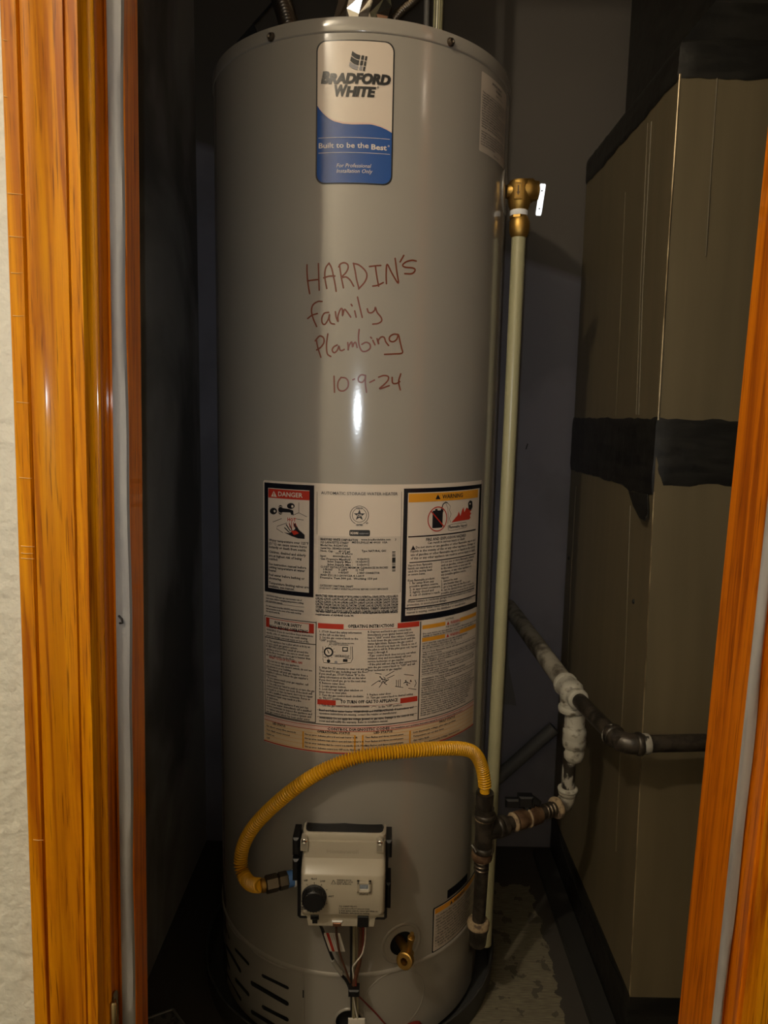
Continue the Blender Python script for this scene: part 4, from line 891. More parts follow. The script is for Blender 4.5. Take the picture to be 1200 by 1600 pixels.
for a in (-30, 0, 30, 60, 90, 120, 165, 195):
    aa = rad(a); c0 = (491 + 21 * sin(aa), 1401 - 20 * cos(aa)); c1 = (491 + 23.5 * sin(aa), 1401 - 22.5 * cos(aa)); p_, q_ = on_y(*c0, -.3358), on_y(*c1, -.3358)
    mb.tube([p_, q_], .0004, 4)
tri = [on_y(x, y, -.3352) for x, y in ((517.5, 1381.5), (521, 1375), (524.5, 1381.5))]
for i in range(3): mb.tube([tri[i], tri[(i + 1) % 3]], .0003, 4)
for i, (s_, x1_) in enumerate((('WARNING SHOCK', 549), ('HAZARD. MAY CAUSE', 551), ('INJURY. SEE MANUAL', 549))): ptext(mb, s_, 526, 1378 + i * 2.9, 2.0, x1_)
ptext(mb, 'STATUS', 561.5, 1400, 2.6, 575, .01)
for i, (s_, x1_) in enumerate((('TO LIGHT PILOT:', 558), ('1. Turn knob to PILOT and press down.', 578), ('2. Push igniter until the status light blinks on', 590), ('3. Release, turn knob to setting', 577))): ptext(mb, s_, 529.5, 1417.5 + i * 3.3, 2.0, x1_, .008)
mb.build('printing', 'print', cover, 0, fix=False)
vs, fs, a, b = glyphs('Honeywell', .01, 0, 2); p = on_y(510, 1333, -.3115); q_ = on_y(560, 1333, -.3115); sx = (q_.x - p.x) / (b - a); mb = MB(); mb.add([(p.x + (x - a) * sx, -.3118 - (p.z + y * .008 - prof[6][1]) * 0, p.z + y * .0095) for x, y in vs], fs); mb.build('embossed_name', 'beige', cover, 0, fix=False)
# status window
a, b = on_y(558, 1376.5, -.3365), on_y(579.5, 1394, -.3365); mb = MB(); mb.m = 0; w_ = .0035
mb.box((a.x, -.3395, b.z), (a.x + w_, -.333, a.z), bev=.0006); mb.box((b.x - w_, -.3395, b.z), (b.x, -.333, a.z), bev=.0006); mb.box((a.x, -.3395, a.z - w_), (b.x, -.333, a.z), bev=.0006); mb.box((a.x, -.3395, b.z), (b.x, -.333, b.z + w_), bev=.0006)
mb.m = 2; mb.box((a.x + w_, -.3368, b.z + w_), (b.x - w_, -.334, a.z - w_)); mb.m = 1; mb.box((a.x + w_ + .0012, -.3385, b.z + w_ + .0022), (b.x - w_ - .0012, -.334, a.z - w_ - .0022), bev=.001)
mb.build('status_window', ['beige', 'window', 'teflon'], cover, 30)
# plugs below
def plug(pa, pb, Y0, Y1, m, nm='plug'):
    a, b = on_y(*pa, Y0), on_y(*pb, Y0); mb = MB(); mb.box((a.x, Y0, b.z), (b.x, Y1, a.z), bev=.0012); return mb.build(nm, m, gv, 30)
plug((485, 1430.5), (498, 1438), -.3310, -.310, 'blackp'); plug((488, 1436), (496, 1444), -.3290, -.312, 'blackp')
plug((558.5, 1432), (575.5, 1450), -.3310, -.308, 'blackp'); plug((518.5, 1439.5), (535, 1442.5), -.330, -.31, 'teflon'); plug((520, 1442), (533, 1449), -.329, -.312, 'copper')
# tubes and wires going down to the burner door
def wire(pts, r, m, nm, par=heater, flat=None, n=8):
    P = smoothpath([on_c(x, y, R + h) for x, y, h in pts], 5); mb = MB(); mb.tube(P, r, n, flat=flat); return mb.build(nm, m, par, 60)
wire([(549.5, 1440, .055), (549.5, 1480, .028), (550, 1540, .016), (550.5, 1600, .010), (551, 1640, .006)], .0030, 'wirek', 'thermopile_lead')
wire([(553.5, 1440, .058), (553.5, 1480, .032), (553, 1540, .020), (552.5, 1600, .014), (552, 1640, .008)], .0030, 'alu', 'pilot_tube')
wire([(557.5, 1440, .058), (557.5, 1480, .030), (558, 1540, .018), (558, 1600, .012), (557, 1640, .006)], .0022, 'alu', 'pilot_tube')
wire([(563.5, 1446, .066), (563.5, 1480, .040), (561, 1505, .034), (554, 1532, .026), (551, 1550, .022)], .0036, 'wireb', 'igniter_lead')
wire([(571, 1449, .070), (570, 1470, .050), (566, 1490, .042), (556, 1504, .036), (551, 1512, .032), (553, 1530, .028), (552, 1556, .024), (556, 1580, .020), (560, 1600, .016), (561, 1630, .010)], .0013, 'wirew', 'white_wire')
wire([(560, 1556, .020), (572, 1568, .010), (588, 1584, .006), (602, 1600, .005), (625, 1622, .004)], .0013, 'wirer', 'red_wire')
wire([(568, 1449, .070), (567, 1478, .044), (562, 1500, .036), (556, 1525, .030), (557, 1548, .024)], .0016, 'wirer', 'red_wire')
wire([(499, 1443, .064), (505, 1456, .050), (513, 1480, .034), (520, 1498, .026), (531, 1520, .020), (541, 1532, .018), (548, 1548, .018)], .0024, 'wirek', 'thermistor_lead')
wire([(525.5, 1448, .062), (526, 1462, .050), (531, 1490, .036), (540, 1515, .026), (547, 1535, .020)], .0018, 'wireb', 'igniter_lead')
wire([(519, 1499, .026), (526, 1510, .023), (533, 1521, .021)], .0058, 'sleeve', 'lead_sleeve', flat=.6)
# paper tag folded round the lead
mb = MB(); mb.m = 0
tagp = [((505, 1457.5, .052), (531, 1458, .050)), ((515, 1486.5, .036), (539.5, 1487, .034))]
def tq(u, v):
    a = on_c(*tagp[0][0][:2], R + tagp[0][0][2]).lerp(on_c(*tagp[0][1][:2], R + tagp[0][1][2]), u); b = on_c(*tagp[1][0][:2], R + tagp[1][0][2]).lerp(on_c(*tagp[1][1][:2], R + tagp[1][1][2]), u); return a.lerp(b, v)
for (u0, u1, m) in ((0, .16, 0), (.16, .34, 1), (.34, .46, 0), (.46, 1, 0)):
    mb.m = m; mb.add([tq(u0, 0), tq(u1, 0), tq(u1, 1), tq(u0, 1)], [(0, 1, 2, 3)])
mb.m = 2
for k in range(4):
    u = .42 + k * .13; o_ = V((0, -.0006, 0)); mb.add([tq(u, .05) + o_, tq(u + .035, .05) + o_, tq(u + .035, .93) + o_, tq(u, .93) + o_], [(0, 1, 2, 3)])
mb.build('paper_tag', ['white_print', 'red', 'grey_print'], heater, 0, fix=False, label='small white paper tag with orange-red edge')
a, b = on_c(544.5, 1543.5, R + .03), on_c(561.5, 1554, R + .03); mb = MB(); mb.box((a.x, a.y - .006, b.z), (b.x, a.y + .012, a.z), bev=.002); mb.build('cable_clip', 'blackp', heater, 30)
a, b = on_c(544, 1592, R + .018), on_c(570, 1606, R + .018); mb = MB(); mb.box((a.x, a.y, b.z), (b.x, a.y + .003, a.z), bev=.0006); mb.build('white_tag', 'white_print', heater, 30)

# ------------------------------------------------------------------ relief valve on the right side
rv = bpy.data.objects.new('relief_valve', None); COL.objects.link(rv); YR = -.07
pc = on_y(816, 300, YR); rv.location = pc; rv.parent = heater; rv.matrix_parent_inverse = wm(heater).inverted(); rv['label'] = 'brass pressure relief valve with steel lever'
px_ = on_y(812, 300, YR).x
vd = V((px_ - HX, YR, 0)).normalized(); surf = V((HX, 0, pc.z)) + vd * R
mb = MB(); mb.lathe([(.036, -.002), (.036, .0008), (.034, .0018), (.014, .0022)], frame(surf, vd), 40); mb.build('escutcheon', 'heater', rv, 50)
zc0 = on_y(818, 290, YR).z; body = V((px_, YR, 0))
mb = MB(); z = lambda y: on_y(815, y, YR).z
mb.lathe([(.0135, z(335)), (.0135, z(330)), (.0150, z(328)), (.0185, z(318)), (.0195, z(305)), (.0195, z(290)), (.0170, z(284)), (.010, z(282))], Matrix.Translation(body), 28)
zm = z(300)
mb.lathe([(.010, -.022), (.012, -.018), (.0145, -.012), (.0145, 0)], frame((px_, YR, zm), (1, 0, 0)), 24)
mb.lathe([(.0185, 0), (.0190, .010), (.0190, .018), (.0160, .022), (.0155, .028), (.009, .030)], frame((px_ + .002, YR, zm + .002), (1, .0, 0)), 28); mb.build('valve_body', 'brass', rv, 40)
mb = MB(); a, b = on_y(804, 284, YR - .02), on_y(815, 311, YR - .02); mb.box((a.x, YR - .0212, b.z), (b.x, YR - .018, a.z), bev=.0004)
body_plate = mb.build('flow_arrow_plate', 'brass', rv, 30)
cx_, cz_ = (a.x + b.x) / 2, (a.z + b.z) / 2; mb = MB(); yy = YR - .0214
for P_ in ([(cx_ - .0012, cz_ + .008), (cx_ - .0012, cz_ - .002), (cx_ - .003, cz_ - .002), (cx_, cz_ - .008), (cx_ + .003, cz_ - .002), (cx_ + .0012, cz_ - .002), (cx_ + .0012, cz_ + .008)],): mb.add([(x, yy, z2) for x, z2 in P_], [tuple(range(len(P_)))])
for sx2 in (-1, 1): mb.box((cx_ + sx2 * .0045 - .0003, yy, cz_ - .011), (cx_ + sx2 * .0045 + .0003, yy + .002, cz_ + .011))
for sz2 in (-1, 1): mb.box((cx_ - .0045, yy, cz_ + sz2 * .011 - .0003), (cx_ + .0045, yy + .002, cz_ + sz2 * .011 + .0003))
mb.build('arrow', 'rust', body_plate, 0)
mb = MB(); mb.lathe([(.0145, z(338)), (.0150, z(333)), (.0150, z(330.5)), (.0135, z(329))], Matrix.Translation(body), 24); mb.build('thread_tape', 'teflon', rv, 40)
mb = MB(); mb.lathe([(.0135, z(343)), (.0150, z(342)), (.0150, z(338)), (.0135, z(337))], Matrix.Translation(body), 8); mb.build('hex_nut', 'brass', rv, 20)
# lever: bent strip of zinc-plated steel, hanging in front of the valve's far end
la = on_y(848.5, 287, YR - .012); nf = (CAM - la).normalized(); rr_ = ray(841, 337); lb = CAM + rr_ * ((la - CAM).dot(nf) / rr_.dot(nf)); ax = (lb - la).normalized(); mb = MB(); sd = ax.cross(nf).normalized()   # the lever's flat side happens to face the torch
c_ = []
for t_, wd in ((0, .0034), (.03, .0046), (.1, .0048), (.9, .0048), (.97, .0044), (1, .0032)):
    q = la.lerp(lb, t_)
    for sg, dy in ((-1, 0), (1, 0), (1, .0014), (-1, .0014)): c_.append(q + sd * (sg * wd) - nf * dy)
mb.add(c_, [(4 * i + k, 4 * i + (k + 1) % 4, 4 * i + 4 + (k + 1) % 4, 4 * i + 4 + k) for i in range(5) for k in range(4)] + [(3, 2, 1, 0), (20, 21, 22, 23)])
lever = mb.build('lever', 'steel', rv, 25, label='bright zinc lever')
for t_ in (.22, .78): mb = MB(); mb.lathe([(.0012, -.0006), (.0012, .0014)], frame(la.lerp(lb, t_), (0, 1, 0)), 10); mb.build('lever_hole', 'inside', lever, 0)
mb = MB(); mb.tube([V((px_ + .030, YR, zm + .004)), V((px_ + .036, YR - .004, zm + .006)), la.lerp(lb, .25) + V((0, .002, 0))], .0028, 8); mb.build('stem', 'dsteel', rv, 40)

# ================================================================== discharge pipe
dp = thing('discharge_pipe', 'pale cream plastic pipe running down from the brass relief valve beside the heater', 'pipe', (.2103, YR, .07))
zt_ = on_y(811, 369, YR).z; pt_, pb_ = V((on_y(810.5, 372, YR).x, YR, zt_ + .006)), V((on_y(758, 1474, YR).x, YR, on_y(758, 1474, YR).z))
mb = MB(); mb.tube([pt_, pt_.lerp(pb_, .3) + V((.0008, 0, 0)), pt_.lerp(pb_, .7), pb_], .0118, 24); mb.build('pipe', 'pex', dp, 40)
mb = MB(); mb.lathe([(.0118, zt_ - .003), (.0140, zt_), (.0160, zt_ + .006), (.0168, zt_ + .012), (.0168, zt_ + .022), (.0150, zt_ + .026), (.0135, zt_ + .030)], Matrix.Translation((pt_.x + .0003, YR, 0)), 24); mb.build('brass_adapter', 'brass', dp, 40, label='brass threaded adapter')

# ================================================================== drain pan
mb = MB(); mb.lathe([(.20, .003), (.274, .003), (.2765, .006), (.279, .046), (.2825, .0495), (.2845, .0485), (.2835, .046), (.281, .002), (.20, .001)], Matrix.Translation((HX, 0, 0)), 160, caps=False)
tag(mb.build('drain_pan', 'pan', None, 40), 'shallow dark round drain pan under the water heater', 'drain pan')
mb = MB(); mb.lathe([(.235, .0032), (.235, .016)], Matrix.Translation((HX, 0, 0)), 60); mb.build('base', 'inside', heater, 30)

# ================================================================== gas piping
gp = thing('gas_pipe', 'black iron gas pipe with elbows, valve and white-painted tee right of the heater', 'pipe', (.36, -.27, 0))
PC = V((0, 0, ZC))
def seg(a, b, r, m, nm, par=gp, n=16):
    mb = MB(); mb.tube([a, b], r, n); return mb.build(nm, m, par, 40)
def collar(mb, p, d, r, w_=.009, n=20):
    mb.lathe([(r * .88, -w_ / 2 - .001), (r, -w_ / 2), (r * 1.06, -w_ * .2), (r * 1.06, w_ * .2), (r, w_ / 2), (r * .88, w_ / 2 + .001)], frame(p, d), n)
def elbow(c, da, db, r, arm, m, nm='elbow'):
    da, db = V(da).normalized(), V(db).normalized(); P = []
    for i in range(9):
        t = i / 8; P.append(c + da * (arm * (1 - t) ** 2) + db * (arm * t ** 2))
    mb = MB(); mb.tube(P, r, 18); collar(mb, c + da * arm, da, r * 1.08); collar(mb, c + db * arm, db, r * 1.08); return mb.build(nm, m, gp, 45)
def tee(c, dirs, r, arm, m, nm='tee'):
    mb = MB()
    for d_ in dirs: d_ = V(d_).normalized(); mb.tube([c - d_ * r * .3, c + d_ * arm], r, 18); collar(mb, c + d_ * arm, d_, r * 1.1)
    return mb.build(nm, m, gp, 45)
G1 = V((.1822, -.172, ZC - .705))            # lower tee beside the drum
G1 = on_y(757, 1300, -.176)
E1 = on_y(886, 1262, -.085); E1.z = G1.z + .002
N1 = on_y(893, 1082, -.092); T2 = V(N1)
top = on_y(757.5, 1240, -.178); bot = on_y(747, 1450, -.174)
# drop leg
seg(on_y(757, 1272, -.176), on_y(757.5, 1238, -.178), .0150, 'iron', 'coupling'); seg(on_y(757.2, 1262, -.176), on_y(757, 1285, -.176), .0165, 'iron', 'bushing')
mb = MB(); collar(mb, on_y(757, 1277, -.176), (0, 0, 1), .0165, .006); mb.build('joint_compound', 'dope', gp, 40)
drop = (bot - G1).normalized()
tee(G1, [(0, 0, 1), drop, (E1 - G1)], .0160, .030, 'iron')
n0 = on_y(753, 1336, -.175); seg(G1 + drop * .03, bot, .0115, 'iron', 'nipple'); mb = MB(); collar(mb, n0, drop, .0172, .012); mb.build('collar', 'rust', gp, 40)
for yy_ in (1345, 1351, 1357):
    mb = MB(); collar(mb, on_y(752, yy_, -.175), drop, .0124, .003); mb.build('thread', 'dsteel', gp, 40)
mb = MB(); mb.lathe([(.0125, -.004), (.0190, -.002), (.0200, .004), (.0175, .009), (.0120, .010)], frame(bot + V((0, 0, .006)), (0, .0, 1)), 18); mb.build('joint_compound', 'dope', gp, 40)
mb = MB(); mb.lathe([(.008, -.034), (.0145, -.032), (.0155, -.020), (.0165, -.008), (.0185, -.002), (.0185, .003)], frame(bot + V((0, 0, .002)), (0, 0, 1)), 18); mb.build('cap', 'iron', gp, 40)
# bent steel strap ends around the tee
for a_, b_, c2 in (((737, 1320), (741, 1325), (744, 1331)), ((771, 1313), (771, 1328), (768, 1336))):
    mb = MB(); mb.tube([on_y(*a_, -.192), on_y(*b_, -.194), on_y(*c2, -.194)], .0014, 8, flat=1); mb.build('strap_end', 'steel' if a_[0] < 750 else 'dsteel', gp, 40)
# run to the right: nipple, brass-brown union with valve handle, nipple, elbow
hd = (E1 - G1).normalized(); Lh = (E1 - G1).length
seg(G1, E1, .0118, 'iron', 'nipple')
def along(f): return G1 + hd * Lh * f
mb = MB(); collar(mb, along(.22), hd, .0165, .010); mb.build('collar', 'iron', gp, 40)
mb = MB(); collar(mb, along(.335), hd, .0158, .005); mb.build('joint_compound', 'dope', gp, 40)
mb = MB(); T = frame(along(.36), hd)
mb.lathe([(.0155, 0), (.0165, .003), (.0165, .016), (.0150, .018), (.0150, .026), (.0170, .028), (.0170, .050), (.0150, .054)], T, 24); mb.build('gas_cock', 'rust', gp, 40, label='rusty brown shut-off valve body')
mb = MB(); collar(mb, along(.36) + hd * .0265, hd, .0165, .0022); mb.build('joint_compound', 'dope', gp, 40)
vh = on_y(820, 1258, -.13); mb = MB(); hs = along(.36) + hd * .03
mb.tube([hs, hs + V((-.004, .004, .024))], .0075, 12); hp = hs + V((-.006, .006, .026))
mb.box((hp.x - .036, hp.y - .007, hp.z - .010), (hp.x + .016, hp.y + .007, hp.z + .006), bev=.003); mb.box((hp.x - .014, hp.y - .010, hp.z - .008), (hp.x + .012, hp.y + .010, hp.z + .013), bev=.003); mb.tube([hp + V((.008, 0, .008)), hp + V((.024, 0, -.004))], .0065, 10); mb.build('valve_handle', 'blackp', gp, 40)
for f_ in (.72, .76, .80):
    mb = MB(); collar(mb, along(f_), hd, .0128, .003); mb.build('thread', 'dsteel', gp, 40)
upd = (T2 - E1).normalized()
elbow(E1, -hd, upd, .0150, .024, 'paintpipe')
mb = MB(); collar(mb, E1 - hd * .026, hd, .0185, .008); mb.build('joint_compound', 'dope', gp, 40)
mb = MB(); collar(mb, E1 + upd * .030, upd, .0175, .006); mb.build('collar', 'whitepaint', gp, 40)
# riser: chipped nipple, thick painted reducing coupling and union
seg(E1 + upd * .02, T2, .0120, 'chippaint', 'nipple')
Lr = (T2 - E1).length
def pz_(y): return on_y(897, y, -.09)
mb = MB(); base = on_y(896, 1188, -.09); T = frame(base, upd); H = (on_y(894, 1112, -.09) - base).length
mb.lathe([(.0130, 0), (.0155, .002), (.0185, .008), (.0190, .018), (.0178, .022), (.0178, .026), (.0205, .029), (.0212, .040), (.0205, .044), (.0208, .048), (.0215, .056), (.0200, .062), (.0175, .066), (.0175, H)], T, 28); mb.build('union', 'whitepaint', gp, 40, label='thickly white-painted union')
B1 = on_y(795, 948, YB); bd = (B1 - T2).normalized()
# forward leg to the elbow and the run to the right
F1 = on_y(972, 1163, -.268); fd = (F1 - T2).normalized()
mb = MB()
mb.tube([T2 - upd * .008, T2 - upd * .030], .0195, 20); collar(mb, T2 - upd * .030, upd, .0215, .010); mb.lathe([(.012, -.021), (.0195, -.014), (.0220, 0), (.0195, .014), (.012, .021)], frame(T2, upd), 24)
mb.tube([T2, T2 + bd * .030], .0200, 20); collar(mb, T2 + bd * .033, bd, .0215, .010); mb.tube([T2, T2 + fd * .024], .0170, 20); collar(mb, T2 + fd * .026, fd, .0180, .008); mb.build('tee', 'whitepaint', gp, 45, label='white-painted tee')
seg(T2 + bd * .02, B1 + bd * .01, .0180, 'paintpipe', 'branch_pipe', n=20)
seg(T2 + fd * .018, F1, .0132, 'iron', 'nipple')
R1 = on_y(1112, 1160, -.262); rd = (R1 - F1).normalized(); R2 = F1 + rd * ((XR - F1.x) / rd.x)
elbow(F1, -fd, rd, .0160, .026, 'iron')
mb = MB(); collar(mb, F1 - fd * .030, fd, .0172, .006); mb.build('collar', 'chippaint', gp, 40); mb = MB(); collar(mb, F1 + rd * .036, rd, .0150, .012); mb.build('thread', 'chippaint', gp, 40)
seg(F1 + rd * .01, R2, .0135, 'iron', 'run_pipe', n=20)

# ================================================================== yellow gas hose
gh = thing('gas_hose', 'yellow corrugated flexible gas hose looping from the iron pipe to the valve', 'hose', on_c(385, 1384, R + .05))
hp_ = [(757.5, 1240, None), (757, 1222, None), (752, 1196, .036), (741, 1177, .034), (722, 1170, .032), (690, 1169.5, .030), (650, 1172, .028), (600, 1177, .026), (560, 1183, .026), (520, 1197, .028), (485, 1215, .030), (450, 1240, .032), (418, 1268, .034), (394, 1295, .038), (380, 1322, .042), (376, 1348, .046), (381, 1368, .050), (392, 1381, .058), (409, 1384, .068)]
P = []
for x, y, h in hp_: P.append(on_y(x, y, -.178) if h is None else on_c(x, y, R + h))
P = smoothpath(P, 16)
# resample evenly, then ripple
L_ = [0]
for a, b in zip(P, P[1:]): L_.append(L_[-1] + (b - a).length)
tot = L_[-1]; pitch = .0046; ns = int(tot / pitch * 8); Q = []; j = 0
for i in range(ns + 1):
    s_ = tot * i / ns
    while j < len(L_) - 2 and L_[j + 1] < s_: j += 1
    t = (s_ - L_[j]) / max(1e-9, L_[j + 1] - L_[j]); Q.append(P[j].lerp(P[j + 1], t))
rs = []
for i in range(ns + 1):
    s_ = tot * i / ns; rip = .5 + .5 * cos(2 * pi * s_ / pitch)
    rs.append(.0086 if s_ < .012 or s_ > tot - .008 else .0070 + .0044 * rip ** .55)
mb = MB(); mb.tube(Q, rs, 16); mb.build('hose', 'hose', gh, 40)
mb = MB(); e = P[-1]; hd2 = (on_y(465, 1385, -.268) - e); hd2.z = 0; hl = hd2.length; hd2.normalize()
Tn = frame(e, hd2)
mb.m = 1; mb.lathe([(.0092, -.002), (.0105, 0), (.0105, .004), (.0098, .006)], Tn, 20)
mb.m = 0; mb.lathe([(.0110, .005), (.0135, .007), (.0135, .024), (.0115, .026)], Tn, 6); mb.build('flare_nut', ['dsteel', 'brass'], gh, 25)
mb = MB(); mb.lathe([(.0110, .026), (.0135, .0275), (.0135, .040), (.0115, .042)], Tn, 6); mb.build('adapter', 'dsteel', gh, 25)
mb = MB(); mb.lathe([(.0118, .041), (.0125, .043), (.0122, .050)], Tn, 20); mb.build('blue_sealant', 'bluetape', gh, 40)
mb = MB(); mb.lathe([(.0125, .050), (.0135, .051), (.0135, .0525)], Tn, 20); mb.build('white_collar', 'teflon', gh, 40)
mb = MB(); mb.tube([on_y(757.5, 1238, -.178), on_y(757.4, 1252, -.178)], .0125, 6); mb.build('flare_nut', 'blackp', gh, 25)

# ================================================================== air duct on the right
duct = thing('air_duct', 'tall olive-brown sheet metal air duct with black taped joints', 'duct', (.43, -.2, 0))
DX = .43; zt0 = ZC + .555
def hexa(c, nm, m, bev=0):
    # c: list of rings (z, x_left, y_front, y_back, x_right)
    mb = MB(); vs = []
    for z, xl, yf, yb, xr in c: vs += [(xl, yf, z), (xr, yf, z), (xr, yb, z), (xl, yb, z)]
    k = len(c); mb.add(vs, [(0, 1, 2, 3), (4 * k - 1, 4 * k - 2, 4 * k - 3, 4 * k - 4)] + [(4 * j + i, 4 * j + (i + 1) % 4, 4 * j + 4 + (i + 1) % 4, 4 * j + 4 + i) for j in range(k - 1) for i in range(4)]); return mb.build(nm, m, duct, 20)
yb_ = .335
zj = ZC - .045
hexa([(.0, DX + .003, -.2315, yb_, .93), (.09, DX + .001, -.2295, yb_, .93), (zj, DX, -.1760, yb_, .93)], 'lower_section', 'duct')
hexa([(zj, DX + .001, -.1745, yb_, .93), (ZC + .3, DX, -.1660, yb_, .93), (zt0, DX, -.1660, yb_, .93)], 'upper_section', 'duct')
# black base flashing, curb on the floor
hexa([(.0, DX - .0015, -.2335, yb_, .93), (.108, DX - .0010, -.2300, yb_, .93)], 'base_tape', 'ducttape_shade')
q1, q2 = on_x(905, 1400, DX - .002), on_x(880, 1330, DX - .002); mb = MB()  # thin dark sheet on the left face, painting a cast shadow there
ap = [(-.2295, .07), (-.2290, .112), ((q1.y - .229) / 2 - .012, (q1.z + .112) / 2 - .006), (q1.y, q1.z), (q2.y, q2.z), (.33, q2.z + .05), (.33, .07)]; mb.prism(ap, DX - .0026, DX - .0008, 'x'); mb.build('shadow_apron', 'ducttape_shade', duct, 30)
mb = MB(); mb.box((DX - .045, -.25, 0), (DX - .004, .33, .018), bev=.004); mb.build('floor_curb', 'curb', duct, 30)
# narrower neck above, sloping transition
neckf = on_x(1115, 30, DX + .04).y
hexa([(zt0, DX, -.1660, .30, .93), (zt0 + .012, DX + .004, -.160, .27, .93), (zt0 + .055, DX + .04, neckf, .22, .93), (ZT, DX + .04, neckf, .22, .93)], 'neck', 'ducttape_shade')
def wrap(z0, z1, y0, nm, out=.0022, seedv=1, drip=()):
    """tape wound round the front-left corner with ragged edges and wrinkles"""
    random.seed(seedv); mb = MB(); path = []
    yfr = y0
    n1, n2 = 34, 30
    for i in range(n1 + 1): path.append((DX - out, yb_ - .002 - (yb_ - .002 - yfr) * i / n1, V((-1, 0, 0))))
    for i in range(1, n2 + 1): path.append((DX + (.42) * i / n2, yfr - out, V((0, -1, 0))))
    nv = 9; vs = []
    for i, (x, y, nn) in enumerate(path):
        lo = z0 + .0035 * noise.noise(V((i * .31, seedv, 0))) + .0015 * random.uniform(-1, 1); hi = z1 + .0035 * noise.noise(V((i * .37, seedv + 9, 0))) + .0015 * random.uniform(-1, 1)
        for (ci, dz) in drip:
            lo -= dz * max(0, 1 - abs(i - ci) / 3.0)
        for k in range(nv + 1):
            z_ = lo + (hi - lo) * k / nv; b_ = .0022 * max(0, noise.noise(V((i * .25, z_ * 90, seedv)))) if 0 < k < nv else -.0016
            q = V((x, y, z_)) + nn * b_; vs.append(q)
    m_ = nv + 1; mb.add(vs, [(i * m_ + k, (i + 1) * m_ + k, (i + 1) * m_ + k + 1, i * m_ + k + 1) for i in range(len(path) - 1) for k in range(nv)]); return mb.build(nm, 'ducttape_shade', duct, 60)
wrap(ZC - .114, ZC + .004, -.1760, 'joint_tape', .0030, 3, ((31, .012), (27, .010)))
wrap(zt0 - .045, zt0 + .004, -.1660, 'top_tape', .0028, 5)
# loose tail of tape below the joint, at the corner
tp_ = [on_x(983, 768, DX - .004), on_x(1012, 772, DX - .004), on_x(1013, 800, DX - .006), on_x(1008, 814, DX - .010), on_x(1000, 809, DX - .010), on_x(990, 790, DX - .006)]
mb = MB(); mb.add(tp_ + [p + V((-.0012, 0, 0)) for p in tp_], [tuple(range(6)), tuple(range(11, 5, -1))] + [(i, (i + 1) % 6, (i + 1) % 6 + 6, i + 6) for i in range(6)]); mb.build('tape_tail', 'ducttape_shade', duct, 30)
# folded corner, its highlight painted pale, and the fine ribs on both faces
mb = MB(); Pc = [V((DX + .0004, -.2300, .055)), V((DX, -.2045, .52)), V((DX, -.1790, ZC - .112))]; mb.tube(Pc, .0011, 6); mb.build('corner_fold', 'seam', duct, 60)
mb = MB(); mb.tube([V((DX, -.1752, ZC + .002)), V((DX, -.1665, ZC + .3)), V((DX, -.1665, zt0 - .04))], .0017, 6); mb.build('corner_fold', 'seam', duct, 60)
def rib(pxs, X, r=.0008, m='duct', nm='rib'):
    mb = MB(); mb.tube([on_x(x, y, X) for x, y in pxs], r, 6); mb.build(nm, m, duct, 60)
rib([(1012, 192), (1006, 330), (1001, 440), (994, 648)], DX - .0002); rib([(1018, 190), (1010, 340), (1004, 460), (998, 648)], DX - .0002); rib([(977, 300), (969, 500), (962, 650)], DX - .0002, .0006)
rib([(985, 790), (978, 1000), (968, 1200), (962, 1330)], DX - .0002); rib([(900, 760), (892, 900), (885, 1100)], DX - .0002, .0006)
mb = MB(); mb.tube([on_y(1122, 105, -.1665), on_y(1112, 250, -.1670), on_y(1103, 400, -.1690)], .0009, 6); mb.build('rib', 'duct', duct, 60)
# screws: bare heads on the left face and the front
for px, X in (((990, 940), DX), ((889, 872), DX)):
    p = on_x(*px, X); mb = MB(); mb.lathe([(.0040, -.0006), (.0040, .0012), (.0022, .0022), (.0002, .0022)], frame(p, (-1, 0, 0)), 14); mb.build('screw', 'inside', duct, 30)

# ================================================================== behind the heater
# wall pipe, sloping conduit and loose flap on the back wall
mb = MB(); a, b = on_y(778, 1215, .335), on_y(866, 1137, .335); dlt = b - a; mb.tube([a - dlt * .25, b], .0160, 18); o = mb.build('conduit', 'conduit', None, 40); tag(o, 'dark grey conduit sloping up across the back wall behind the gas pipe', 'conduit')
fp = [on_y(x, y, YB - .012) for x, y in ((782, 985), (791, 990), (795, 1040), (807, 1103), (797, 1101), (778, 1100))]
mb = MB(); mb.add(fp + [p + V((0, .0015, 0)) for p in fp], [tuple(range(6)), tuple(range(11, 5, -1))] + [(i, (i + 1) % 6, (i + 1) % 6 + 6, i + 6) for i in range(6)])
tag(mb.build('insulation_flap', 'conduit', None, 30), 'loose dark triangular flap on back wall behind the cream pipe', 'flap')
# nail / scratch on the back wall
p = on_y(823, 698, YB); mb = MB(); mb.tube([p + V((.002, -.001, .007)), p + V((-.002, -.001, -.006))], .0012, 6); tag(mb.build('wire_nail', 'inside', None), 'tiny dark nail in back wall right of the cream pipe', 'nail')

# ---- on top of the heater
zl = ZLID + .004
def corr(P, r, amp, pitch, n=14):
    P = smoothpath(P, 20); Ls = [0]
    for a, b in zip(P, P[1:]): Ls.append(Ls[-1] + (b - a).length)
    T_ = Ls[-1]; k = int(T_ / pitch * 5); Q = []; j = 0; rs = []
    for i in range(k + 1):
        s_ = T_ * i / k
        while j < len(Ls) - 2 and Ls[j + 1] < s_: j += 1
        Q.append(P[j].lerp(P[j + 1], (s_ - Ls[j]) / max(1e-9, Ls[j + 1] - Ls[j]))); rs.append(r + amp * cos(2 * pi * s_ / pitch))
    mb = MB(); mb.tube(Q, rs, n); return mb
